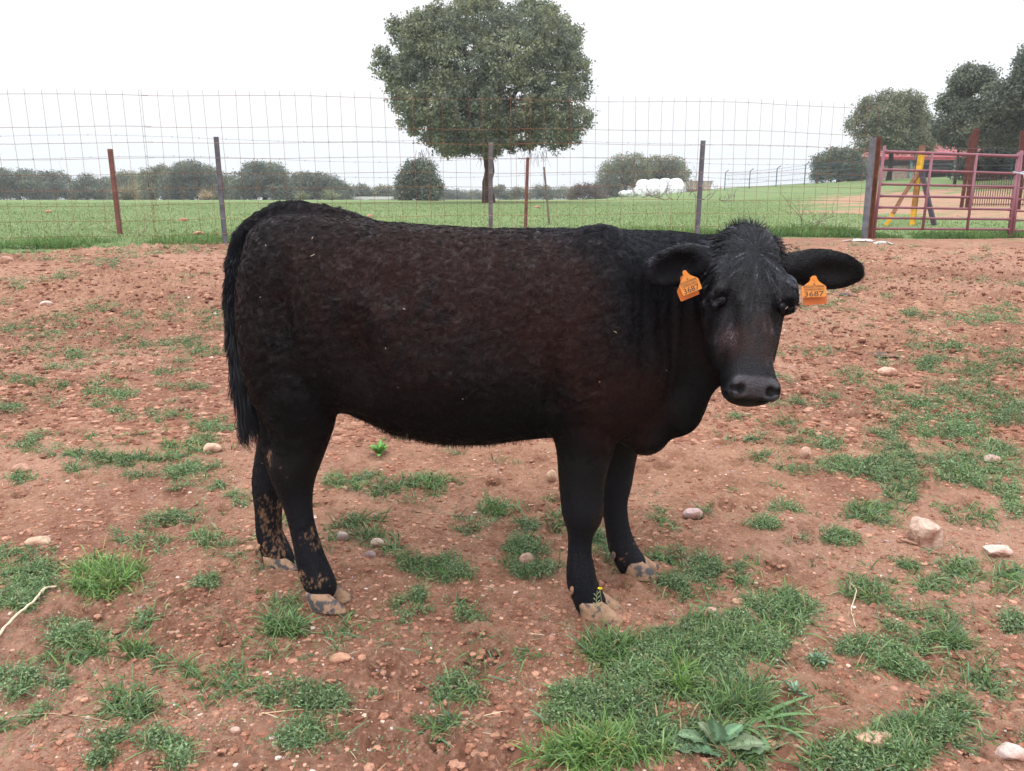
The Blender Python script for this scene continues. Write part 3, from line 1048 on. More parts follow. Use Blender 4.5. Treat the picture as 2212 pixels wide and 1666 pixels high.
# ---- eyes
mat_eye = bpy.data.materials.new("wet_eye"); mat_eye.use_nodes = True
_b = mat_eye.node_tree.nodes["Principled BSDF"]
_b.inputs['Base Color'].default_value = (.006, .005, .007, 1); _b.inputs['Roughness'].default_value = .22; _b.inputs['Specular IOR Level'].default_value = .12
_b.inputs['Coat Weight'].default_value = 0.0


def uv_sphere(c, r, R=None, seg=20, ring=12):
    th = np.linspace(0, math.pi, ring + 1); ph = np.arange(seg) * 2 * math.pi / seg
    v = np.array([[math.sin(a) * math.cos(b), math.sin(a) * math.sin(b), math.cos(a)] for a in th for b in ph]) * np.asarray(r)
    if R is not None: v = v @ np.asarray(R)
    q = [(i * seg + j, (i + 1) * seg + j, (i + 1) * seg + (j + 1) % seg, i * seg + (j + 1) % seg) for i in range(ring) for j in range(seg)]
    return v + c, q


for s in (-1, 1):
    v, q = uv_sphere(HP(.462, s * (.089 if s < 0 else .080), .0185), (.0175, .0175, .018), TH)
    e_ = mesh_np("eye", v, np.array(q), mat=mat_eye, col=np.full((len(v), 3), .006)); unparent_shift(e_, body)
    mb = MB()
    for up, rr_ in ((-1, .0016),):
        pts = []
        for t in np.linspace(-1, 1, 11):
            a_ = .454 - up * .026 * (1 - t * t) + .016 * t
            pts.append(HP(a_, s * (.1105 - .006 * t), .026 + .018 * t))
        mb.tube(pts, [rr_ * (.4 + .8 * math.sin(math.pi * (i + .5) / 11)) for i in range(11)], 6, c=(.012, .010, .012) if up > 0 else (.026, .026, .032))
    mb.build("eyelid", mat_shaft, body, smooth=True)
    # lashes
    n = 60
    r = np.random.default_rng(40 + s)
    t = r.random(n) * 2 - 1
    base = np.array([HP(.454 - .026 * (1 - q_ * q_), s * .112, .018 + .018 * q_) for q_ in t])
    ribbons("eyelashes", base, np.tile(hs * s * .9 + hf * .35 + hn * .2, (n, 1)) + r.normal(size=(n, 3)) * .2, .016 + .010 * r.random(n), .0009,
            np.tile(hf * -.1, (n, 1)), np.tile([.006, .006, .007], (n, 1)), mat_shaft, body, segs=3)

# ---- hooves
mat_hoof = vmat("muddy_hoof", rough=.7, spec=.3, noise_scale=50, noise_amt=.25, bump=.4, bump_scale=120, mottled=((.075, .068, .072), 30, .52, .60))


def hoof(px, py, Y, scale, lean, dew, name="hoof"):
    """two claws and two dewclaws; (px, py) is the ground point below the middle of the foot"""
    g = W(px, py, Y)
    gz = float((zg(g[:1], g[1:2]) + micro(g[:1], g[1:2]))[0])
    g = np.array([g[0], Y, gz])
    mb = MB()
    for side in (-1, 1):
        ring = []
        prof = [(0.0, .056, .026, .016), (.012, .056, .0265, .014), (.035, .047, .0245, .0), (.055, .038, .022, -.012), (.066, .030, .018, -.018)]
        k = 16
        for (z, a, b, sh) in prof:
            for j in range(k):
                th = 2 * math.pi * j / k
                cx = math.cos(th); sx = math.sin(th)
                x = a * cx * (1.0 if cx < 0 else 1.12) + sh + .002
                bb = b * (1 - .35 * max(cx, 0)**2)
                y = bb * sx + side * (.0295 + .007 * max(cx, 0) * (1 - z / .07))
                ring.append((x * scale, y * scale, z * scale * .84))
        v = np.array(ring)
        v[:, 2] -= .004
        ca, sa = math.cos(lean), math.sin(lean)
        xx = v[:, 0] * ca - v[:, 1] * sa; yy = v[:, 0] * sa + v[:, 1] * ca
        v = np.stack([xx, yy, v[:, 2]], 1) + g
        n = len(prof)
        q = [(i * k + j, i * k + (j + 1) % k, (i + 1) * k + (j + 1) % k, (i + 1) * k + j) for i in range(n - 1) for j in range(k)]
        tr = [((n - 1) * k, (n - 1) * k + j, (n - 1) * k + j + 1) for j in range(1, k - 1)]
        mb.add(v, q, tr, (.325, .198, .124))
        a_, b_ = W(dew[0] + 8, dew[1] - 9, Y - .010 + side * .018), W(dew[0] + 1, dew[1] + 9, Y - .010 + side * .018)
        mb.tube([a_ + [.012, 0, .010], a_, (a_ + b_) / 2, b_, b_ + [.002, 0, -.004]], [.006, .008, .0085, .006, .002], 8, c=(.30, .17, .10))
    return mb.build(name, mat_hoof, body, smooth=True)


hoof(702, 1300, 2.40, 1.07, -.15, (648, 1236))
hoof(607, 1238, 2.66, 1.05, -.05, (552, 1188))
hoof(1286, 1338, 2.33, 1.12, -.12, (1231, 1276))
hoof(1374, 1248, 2.61, 1.05, -.1, (1320, 1202))

# ---- ear tags
mat_tag = vmat("orange_plastic", rough=.42, spec=.45, noise_scale=40, noise_amt=.07)
mat_ink = vmat("tag_ink", rough=.6, spec=.2)


def text_mesh(body_text, size, ex=.0002):
    cu = bpy.data.curves.new("t", 'FONT'); cu.body = body_text; cu.size = size; cu.align_x = 'CENTER'; cu.extrude = ex; cu.resolution_u = 2
    cu.offset = size * .012
    ob = bpy.data.objects.new("t", cu); COL.objects.link(ob)
    bpy.context.view_layer.update()
    me = bpy.data.meshes.new_from_object(ob.evaluated_get(bpy.context.evaluated_depsgraph_get()))
    v = np.array([list(p.co) for p in me.vertices]); f = [list(p.vertices) for p in me.polygons]
    bpy.data.objects.remove(ob); bpy.data.curves.remove(cu); bpy.data.meshes.remove(me)
    return v, f


def ear_tag(cx, cy, Y, wpx, hpx, roll, yaw, rear, label):
    """(cx, cy) = picture position of the middle of the tag"""
    c = W(cx, cy, Y)
    s = (Y * CP) / FPX
    w, h = wpx * s, hpx * s
    cr, sr = math.cos(roll), math.sin(roll)
    X = np.array([math.cos(yaw) * cr, math.sin(yaw), sr]); X /= np.linalg.norm(X)
    Z = np.array([-sr, 0.10, cr]); Z -= X * Z.dot(X); Z /= np.linalg.norm(Z)
    Nn = np.cross(X, Z)
    if Nn[1] > 0: Nn = -Nn
    def T(p, off):
        p = np.asarray(p, float)
        return c + X * p[:, :1] * w + Z * p[:, 1:2] * h + Nn * off
    shape = [(-.5, -.46), (-.46, -.5), (.46, -.5), (.5, -.46), (.5, -.04), (.44, .03), (.20, .22), (.13, .34), (.09, .47), (.04, .5), (-.04, .5), (-.09, .47), (-.13, .34), (-.20, .22), (-.44, .03), (-.5, -.04)]
    def slab(off, th, shift, colr, name, par, sc=1.0, yaw2=0.0):
        sh = np.array(shape) * sc + shift
        n = len(sh)
        a = T(sh, off + th); b = T(sh, off)
        if yaw2:
            a = a - Nn * (yaw2 * (sh[:, :1]) * w); b = b - Nn * (yaw2 * (sh[:, :1]) * w)
        v = np.vstack([a, b])
        me = bpy.data.meshes.new(name)
        me.from_pydata([tuple(q) for q in v], [], [list(range(n)), list(range(2 * n - 1, n - 1, -1))] + [[i, i + n, (i + 1) % n + n, (i + 1) % n] for i in range(n)])
        at = me.color_attributes.new("col", 'FLOAT_COLOR', 'POINT')
        for i in range(2 * n): at.data[i].color = (*colr, 1)
        me.materials.append(mat_tag); me.update()
        o = bpy.data.objects.new(name, me); COL.objects.link(o); unparent_shift(o, par)
        return o
    t = slab(0, .0016, np.array([0., 0.]), (.68, .25, .045), "ear_tag", cow)
    t["label"] = label
    slab(-.012, .0014, np.array(rear), (.50, .125, .018), "rear_plate", t, 1.0, .10)
    mb = MB()
    bt = c + Z * h * .36
    mb.tube([bt - Nn * .012, bt + Nn * .0035], .0048, 12, c=(.80, .22, .025))
    mb.build("button", mat_tag, t, smooth=False)
    V, Fc = [], []
    def put(txt, size, y, xs=1.0):
        v, f = text_mesh(txt, 1.0)
        ww = v[:, 0].max() - v[:, 0].min(); hh = v[:, 1].max() - v[:, 1].min()
        mx = (v[:, 0].max() + v[:, 0].min()) / 2
        q = c + X * ((v[:, :1] - mx) / ww * xs * w) + Z * ((v[:, 1:2] - v[:, 1].min()) / hh * size * h + y * h) + Nn * (.0018 + .0003 * (v[:, 2:3] > 0))
        k = sum(len(a) for a in V)
        V.append(q); Fc.extend([[i + k for i in ff] for ff in f])
    put("3687", .25, -.47, .80)
    put("ES22070006", .115, -.06, .84)
    bx = -.40
    rr = random.Random(4)
    while bx < .40:
        bw = rr.choice([.008, .012, .02])
        k = sum(len(a) for a in V)
        V.append(T([(bx, -.19), (bx + bw, -.19), (bx + bw, -.09), (bx, -.09)], .0020)); Fc.append([k, k + 1, k + 2, k + 3])
        bx += bw + rr.choice([.008, .014, .024])
    # small printed emblem
    k = sum(len(a) for a in V)
    V.append(T([(-.03, .08), (.03, .08), (.045, .12), (.015, .13), (0, .19), (-.015, .13), (-.045, .12)], .0020)); Fc.append([k + i for i in range(7)])
    V = np.vstack(V)
    me = bpy.data.meshes.new("lettering"); me.from_pydata([tuple(q) for q in V], [], Fc)
    at = me.color_attributes.new("col", 'FLOAT_COLOR', 'POINT')
    at.data.foreach_set("color", np.tile([.13, .075, .05, 1], (len(V), 1)).astype(np.float32).ravel())
    me.materials.append(mat_ink); me.update()
    o = bpy.data.objects.new("lettering", me); COL.objects.link(o); unparent_shift(o, t)


ear_tag(1758, 619, 2.155, 57, 47, .03, .12, (.14, -.36), "upright orange ear tag numbered 3687 with its rear plate hanging lower")
ear_tag(1487, 608, 2.10, 44, 52, .42, -.2, (-.22, -.20), "tilted orange ear tag numbered 3687 in the drooping ear")
# ------------------------------------------------------------------ stones, clods and gravel
mat_stone = vmat("pale_stone", rough=.85, spec=.25, noise_scale=55, noise_amt=.28, bump=.6, bump_scale=110, mottled=((.26, .12, .08), 9, .50, .66))
mat_grit = vmat("soil_grit", rough=.9, spec=.2, noise_scale=120, noise_amt=.25, bump=.5, bump_scale=200)


def ico(sub):
    import bmesh
    bm = bmesh.new(); bmesh.ops.create_icosphere(bm, subdivisions=sub, radius=1.0)
    v = np.array([list(q.co) for q in bm.verts]); f = np.array([[q.index for q in ff.verts] for ff in bm.faces]); bm.free()
    return v, f


ICO1, ICO2, ICO4 = ico(1), ico(2), ico(4)


def stone(px, py, wpx, hpx, label, colr=(.50, .30, .21), seed=0, facets=5, name="stone", sink=.25):
    g = ground_px_many(np.array([float(px)]), np.array([float(py + hpx * .35)]))[0][0]
    r = np.random.default_rng(seed + 100)
    zc = g[1] * CP - (g[2] - CAMH) * SP
    s = zc / FPX
    a = wpx * s / 2; c = hpx * s / 2
    v = ICO4[0].copy()
    if facets > 5:
        pn = r.normal(size=(13, 3)); pn /= np.linalg.norm(pn, axis=1)[:, None]
        pn = np.vstack([pn, [[0, 0, 1], [0, 0, -1], [1, 0, 0], [-1, 0, 0], [0, -1, 0], [0, 1, 0]] + r.normal(size=(6, 3)) * .25])
        dk = .70 + .35 * r.random(len(pn))
        v = v * np.min(np.where(v @ pn.T > .05, dk / np.maximum(v @ pn.T, .05), 9), axis=1)[:, None]
    for k in range(facets + 4 if facets <= 5 else 0):
        n = r.normal(size=3); n /= np.linalg.norm(n)
        d = (.50 if facets > 5 else .66) + .26 * r.random()
        t = np.maximum(v @ n - d, 0)
        v -= n * t[:, None] * (.95 if k < facets else .6)
    v *= (1 + .10 * (noise3(v * 2.5 + seed * 7, 1) - .5)[:, None] + .05 * (noise3(v * 8 + seed, 2) - .5)[:, None])
    ext = v.max(0) - v.min(0); v = v / ext * 2
    v *= np.array([a, a * (.6 + .3 * r.random()), c])
    g[2] += c * (1 - 2 * sink)
    o = mesh_np(name, v, ICO4[1], mat=mat_stone, col=np.tile(colr, (len(v), 1)), smooth=facets < 6)
    o.location = tuple(g)
    tag(o, label, "stone")
    return o


PK = (.52, .32, .235); GY = (.36, .29, .26); WT = (.58, .44, .37)
stone(1996, 1152, 66, 74, "large angular pink rock beside a brown stick on the right", (.50, .345, .27), 1, 10, sink=.12)
stone(2152, 1190, 48, 28, "small pale angular rock right of the large pink rock", WT, 2, 6)
stone(1739, 979, 24, 32, "rounded tan stone standing upright beside a green mat of weeds", PK, 3, 2)
stone(1498, 1112, 44, 26, "flat greyish pink stone on bare soil right of the front hooves", (.46, .33, .31), 4, 4)
stone(459, 966, 40, 26, "rounded buff stone among weeds left of the hind legs", (.58, .40, .28), 5, 2)
stone(48, 1010, 40, 20, "low reddish stone half buried near the left edge", (.42, .24, .17), 6, 3)
stone(100, 659, 28, 14, "pale flat stone on red soil near the fence on the left", WT, 7, 4)
stone(82, 1166, 52, 22, "flat buff stone on pale soil near the left edge", (.50, .34, .24), 8, 2)
stone(1192, 1030, 24, 34, "buff stone just behind the near front leg", (.50, .33, .22), 9, 3)
stone(740, 1162, 28, 26, "grey pebble beside grass in front of the hind legs", GY, 10, 3)
stone(1138, 1215, 34, 36, "tan stone between low green weeds under the belly", (.42, .27, .2), 11, 4)
stone(2142, 993, 40, 22, "brownish stone in the grass at the right edge", (.44, .30, .25), 12, 3)
stone(1915, 805, 40, 22, "pale pink stone at the edge of the weeds behind the muzzle", (.54, .34, .25), 13, 4)
stone(2180, 1628, 62, 42, "flat pale stone in the lower right corner", (.56, .43, .38), 14, 4, sink=.4)
stone(1880, 1598, 78, 40, "long buff rock slab lying in grass at the bottom right", (.56, .35, .24), 15, 7, sink=.35)
stone(735, 1421, 46, 20, "orange tinted flat stone on soil below the hind hoof", (.52, .28, .18), 16, 3)
stone(815, 1176, 30, 20, "pale stone in a small grass tuft below the belly", (.50, .38, .31), 17, 3)
stone(800, 1205, 26, 20, "purplish grey stone in a small grass tuft below the belly", (.30, .22, .22), 18, 3)
stone(745, 880, 20, 16, "pale stone seen beside the flank below the udder", (.56, .38, .27), 19, 3)
stone(1536, 1240 + 85, 26, 18, "tan stone on bare soil right of the near front hoof", (.45, .30, .23), 20, 3)
stone(1640, 1246, 1, 1, "x", WT, 21, 3) if False else None
stone(1320 + 275, 1300, 36, 18, "orange pink stone beside low weeds right of the hooves", (.58, .33, .22), 22, 4)
stone(10, 560, 34, 24, "brown stone at the left edge near the wire fence", (.40, .24, .17), 23, 3)
stone(540, 1192, 18, 16, "small tan stone at the heel of the far hind hoof", (.50, .30, .18), 24, 3)
stone(1862, 519, 46, 9, "largest broken piece of white concrete left of the foot of the gate post", (.62, .58, .55), 25, 8, sink=.3)
stone(1908, 524, 44, 8, "broken white concrete right of the foot of the gate post", (.62, .58, .55), 27, 8, sink=.3)
stone(1832, 520, 20, 5, "small crumb of white concrete farthest left of the gate post", (.62, .58, .55), 28, 8, sink=.3)
for _o in (stone(1908, 762, 70, 9, "dark crumbly patch of dry dung on the soil right of the muzzle", (.085, .062, .045), 29, 8, name="dung", sink=.3),
           stone(1832, 638, 34, 8, "small dark lump of dung below the ear tag on the right", (.055, .05, .055), 30, 8, name="dung", sink=.3)):
    _o["category"] = "dung"
stone(510, 1588, 22, 18, "small pinkish stone on soil in the lower left", (.52, .34, .27), 26, 3)


def scatter_px(n, seed, y0=545, y1=1660, power=1.0):
    r = np.random.default_rng(seed)
    py = y0 + (y1 - y0) * r.random(n)**power
    px = -60 + 2340 * r.random(n)
    P, ok = ground_px_many(px, py)
    ok &= (P[:, 1] < fence_y(P[:, 0]) - .1)
    return P[ok], r


def gritfield(name, n, seed, smin, smax, cols, mat, flat=.7, base=ICO1, clump=0.0, y1=1690):
    P, r = scatter_px(n, seed, y1=y1)
    if clump:
        keep = fbm2(P[:, 0] * 2.2, P[:, 1] * 2.2, seed, 3) > clump - .25 * r.random(len(P))
        P = P[keep]
    m = len(P)
    zc = P[:, 1]
    s = (smin + (smax - smin) * r.random(m)**3.2) * (1 + .22 * np.maximum(zc - 2.5, 0))
    v0, f0 = base
    k = len(v0)
    V = v0[None] * (1 + .38 * (r.random((m, k, 1)) - .5))
    V = V * s[:, None, None] * np.stack([.7 + .6 * r.random(m), .7 + .6 * r.random(m), flat * (.6 + .6 * r.random(m))], 1)[:, None, :]
    an = r.random(m) * 6.28
    ca, sa = np.cos(an)[:, None], np.sin(an)[:, None]
    V = np.stack([V[..., 0] * ca - V[..., 1] * sa, V[..., 0] * sa + V[..., 1] * ca, V[..., 2]], -1)
    V += (P + np.stack([0 * s, 0 * s, -s * .08], 1))[:, None, :]
    F = (f0[None] + (np.arange(m) * k)[:, None, None]).reshape(-1, 3)
    cs = np.array(cols)
    w = r.random((m, 1))
    ci = r.integers(0, len(cs), m)
    C = cs[ci] * (.75 + .5 * w)
    o = mesh_np(name, V.reshape(-1, 3), F, mat=mat, col=np.repeat(C, k, 0), smooth=False)
    tag(o, kind="stuff")
    return o


gritfield("gravel", 5200, 31, .0014, .0085, [(.55, .38, .30), (.62, .50, .44), (.48, .28, .2), (.50, .30, .22), (.34, .26, .25)], mat_grit)
gritfield("soil_clods", 48000, 33, .002, .013, [(.27, .12, .076), (.33, .16, .10), (.26, .115, .073), (.40, .21, .14)], mat_grit, flat=.6, clump=.42)

def far_crumbs():
    P, r = scatter_px(34000, 37, y0=535, y1=960)
    m = len(P)
    s = (.006 + .026 * r.random(m)**2.5) * (.45 + .075 * P[:, 1])
    v0, f0 = ICO1
    k = len(v0)
    V = v0[None] * (1 + .45 * (r.random((m, k, 1)) - .5))
    V = V * s[:, None, None] * np.stack([.7 + .9 * r.random(m), .7 + .6 * r.random(m), .35 + .4 * r.random(m)], 1)[:, None, :]
    V += (P - np.stack([0 * s, 0 * s, s * .12], 1))[:, None, :]
    F = (f0[None] + (np.arange(m) * k)[:, None, None]).reshape(-1, 3)
    cs = np.array([(.25, .11, .07), (.20, .083, .052), (.31, .15, .095), (.40, .22, .15), (.17, .07, .045)])
    C = cs[r.integers(0, 5, m)] * (.8 + .4 * r.random((m, 1)))
    tag(mesh_np("soil_crumbs", V.reshape(-1, 3), F, mat=mat_grit, col=np.repeat(C, k, 0), smooth=False), kind="stuff")


far_crumbs()

# ------------------------------------------------------------------ green growth on the paddock
mat_leaf = vmat("leaf", rough=.6, spec=.25, transl=.22)
mat_straw = vmat("dry_straw", rough=.8, spec=.2)

GRASS_COLS = np.array([(.12, .205, .065), (.16, .255, .085), (.095, .17, .06), (.20, .28, .13), (.13, .21, .115)])
MAT_COLS = np.array([(.145, .23, .095), (.18, .265, .12), (.12, .195, .09), (.23, .305, .17)])


class Leaves:
    def __init__(s): s.V = []; s.C = []; s.k = 0; s.F3 = []; s.F4 = []; s.n = 0

    def blades(s, root, d, L, wd, droop, col, segs=4, r=None):
        n = len(root)
        d = d / (np.linalg.norm(d, axis=1)[:, None] + 1e-9)
        sd = np.cross(d, r.normal(size=(n, 3)) * .5 + np.array([0, 0, 1.0]))
        sd /= np.linalg.norm(sd, axis=1)[:, None] + 1e-9
        L = L[:, None]; wd = wd[:, None]
        rows = []; cs = []
        for k in range(segs + 1):
            t = k / segs
            c = root + d * L * t + np.array([0, 0, -1.0]) * droop[:, None] * L * t**2.2
            w = wd * .5 * (1 - .25 * (1 - t)) * (1 - t**2.5)
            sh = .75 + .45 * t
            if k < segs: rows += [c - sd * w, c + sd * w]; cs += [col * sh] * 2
            else: rows.append(c); cs.append(col * sh)
        m = len(rows)
        b = s.n + np.arange(n)[:, None] * m
        for k in range(segs - 1):
            s.F4.append(b + np.array([[2 * k, 2 * k + 1, 2 * k + 3, 2 * k + 2]]))
        s.F3.append(b + np.array([[2 * segs - 2, 2 * segs - 1, 2 * segs]]))
        s.V.append(np.stack(rows, 1).reshape(-1, 3)); s.C.append(np.stack(cs, 1).reshape(-1, 3)); s.n += n * m

    def leaflets(s, cen, size, col, r, up=.8):
        n = len(cen)
        a = r.normal(size=(n, 3)); a[:, 2] *= .6; a /= np.linalg.norm(a, axis=1)[:, None]
        nn = r.normal(size=(n, 3)); nn[:, 2] = np.abs(nn[:, 2]) + up
        b = np.cross(nn, a); b /= np.linalg.norm(b, axis=1)[:, None]
        sz = size[:, None]
        V = np.stack([cen - a * sz * .5, cen + b * sz * .22, cen + a * sz * .5, cen - b * sz * .22], 1)
        s.F4.append(s.n + (np.arange(n) * 4)[:, None] + np.arange(4)[None])
        s.V.append(V.reshape(-1, 3)); s.C.append(np.repeat(col, 4, 0)); s.n += 4 * n

    def build(s, name, mat, smooth=True):
        F = []
        if s.F4: F.append(np.vstack(s.F4))
        if s.F3: F.append(np.vstack(s.F3))
        return mesh_np(name, np.vstack(s.V), F, mat=mat, col=np.vstack(s.C), smooth=smooth)


# px centre, px radii, kind (g grass, m feathery mat, b both), density
PATCH = """
60 545 60 8 b .5|240 572 70 15 b .9|150 568 40 6 b .6|125 605 32 7 m .9|40 625 45 12 b .8|30 610 40 6 m .6|410 602 28 6 m .6|430 560 25 5 b .6|350 548 40 7 b .7|500 550 25 5 m .5
45 712 70 26 b .9|150 697 60 17 b .8|235 706 60 16 b .8|110 735 72 18 b .9|260 742 62 18 b .9|375 690 44 17 b .8|455 692 44 22 b .9|410 745 52 20 b .9|460 765 40 14 m .6|60 765 70 13 b .7|170 772 62 12 b .7|270 770 32 6 b .7|310 716 40 10 b .5
150 800 62 10 m .5|235 830 38 12 b .9|190 846 30 8 m .7|25 885 32 10 m .9|115 875 26 9 b .7|345 835 20 6 m .5|400 868 42 7 b .6|475 905 22 12 m .9|285 965 34 18 g .9|275 1003 22 9 g .6|440 952 38 15 b .8|380 970 28 8 g .7|150 1018 60 10 g .4|40 1040 48 18 b .5|210 1050 30 8 g .3
520 1085 32 16 b .9|740 1045 60 22 g .6|840 1062 120 30 g .6|930 1050 50 26 g 1|1000 980 30 5 g .5|1075 1105 38 24 g 1|370 1130 72 20 b .7|430 1128 40 18 m .9|480 1175 65 16 b .9|330 1165 50 20 g .5|290 1180 40 14 g .4
1135 1145 26 13 m 1|1130 1190 50 22 m 1|1145 1238 60 20 m 1|775 1155 70 30 g .8|850 1192 28 18 g .9|935 1225 70 22 b .9|985 1245 30 18 m .9|905 1290 22 14 m 1|1010 1310 30 10 g .3|1185 1120 30 12 g .5
225 1258 70 40 g 1.6|60 1235 70 40 b .9|40 1290 60 45 m .9|20 1200 40 14 g .6|440 1272 34 16 m .9|620 1358 45 24 g 1.2|600 1310 40 12 g .3|310 1348 36 20 b .8|165 1385 62 26 m .9|200 1420 80 28 g .7|300 1405 42 28 g 1.2|260 1450 60 16 g .5|480 1375 26 20 g .5|360 1455 50 22 g .7
285 1535 62 34 g .8|45 1482 62 26 m .9|80 1535 46 20 m .8|130 1490 30 14 m .6|645 1598 50 32 m .9|700 1525 52 26 m .8|740 1590 50 12 g .6|960 1550 55 44 g .8|1000 1505 60 26 b .7|980 1470 30 12 m .6|815 1510 16 9 m .8|215 1650 30 14 m .9|385 1655 26 14 m .8|560 1400 20 8 g .3
1325 1412 60 26 g 1.2|1475 1272 62 28 m 1.1|1540 1235 66 24 m 1|1450 1208 55 14 b .9|1600 1262 30 16 g .8|1640 1320 95 30 m .9|1700 1325 60 50 b .9|1580 1360 60 18 b .8|1600 1390 90 28 m 1|1655 1400 60 22 m 1|1480 1400 90 34 m 1|1420 1420 70 34 m 1|1380 1470 90 34 m 1|1330 1530 100 40 b 1|1440 1490 80 30 m .9|1560 1445 60 26 m .9|1476 1478 26 46 g 1.3
1600 1520 80 40 g 1.2|1250 1530 60 30 m .7|1250 1585 70 50 b .9|1290 1640 110 34 g 1.3|1400 1600 60 50 m .8|1530 1620 90 50 m .8|1620 1640 40 30 g .6|1230 1250 0 0 m 1|1330 1200 30 30 m .7|1290 1170 20 30 m .8
1850 1108 90 22 g .9|1900 1130 50 14 g .7|1805 1170 50 20 m .9|1870 1275 70 36 g .7|1980 1262 80 26 g .8|1960 1225 60 12 m .5|2060 1240 60 30 b .8|2000 1340 90 30 m .5|1940 1405 80 22 b .6|1850 1412 44 20 m 1|2050 1395 60 28 g 1|2030 1370 40 20 m .9|1960 1448 60 26 m .9|1900 1440 40 16 g .8|1764 1438 20 12 m .9|1860 1482 40 28 g .9
1900 1640 110 40 b 1|1980 1590 90 36 m 1|2060 1560 60 40 m .9|2090 1620 50 30 g .9|1800 1650 50 20 g .8|2190 1350 34 24 m .9|2180 1250 36 40 g .7|2110 1290 40 10 g .4|1640 1055 60 9 g .4|1655 1138 40 14 m .8|1710 962 32 13 b .8|1800 985 55 26 b .9|1840 1010 40 26 b .9|1900 1005 80 30 b .8|1945 1065 50 32 b 1|1920 1030 60 26 m .8
2060 1010 80 36 b .7|2120 1030 90 40 b .8|2190 1080 50 50 b .9|2060 935 100 24 b .9|2150 975 70 24 b .8|1970 880 110 24 b .9|1900 845 60 16 b .8|1850 830 40 8 b .6|2000 790 80 16 b .9|2130 805 100 28 b .9|2170 770 70 16 b .9|2060 757 60 12 b .9|2170 870 60 26 b .9|2080 860 60 14 b .7|2170 900 60 18 b .7|1940 915 50 12 b .6|1960 960 40 12 b .6|1790 945 30 10 g .4
2110 612 50 9 b .7|2190 620 40 6 b .7|2180 668 60 12 b .8|2120 690 90 18 b .9|2000 690 60 10 b .7|2070 645 50 7 b .6|1835 672 34 7 g .6|1765 640 30 8 b .6|1800 765 40 9 g .6|1770 700 30 8 m .5|1700 628 40 10 b .6|1950 740 60 7 b .6|1850 655 30 5 m .6|1790 610 20 5 m .5
700 990 20 8 g .3|560 1240 30 10 g .4|600 1410 60 20 g .25|1180 1090 30 10 g .3|860 950 50 8 g .3|1060 1000 60 8 g .2|330 900 90 10 m .25|100 950 80 14 m .2|200 660 80 10 m .2|1560 950 60 10 g .2|1700 1100 80 20 m .18|2100 1120 90 30 g .4|1700 880 60 12 m .25|1650 1000 60 14 g .25|1250 1050 0 0 g 1|740 1370 120 40 g .12|1050 1420 120 50 g .12|480 1480 140 50 g .15|1700 1560 60 40 g .3|2130 1480 60 50 m .25|1740 1180 60 20 m .2
"""


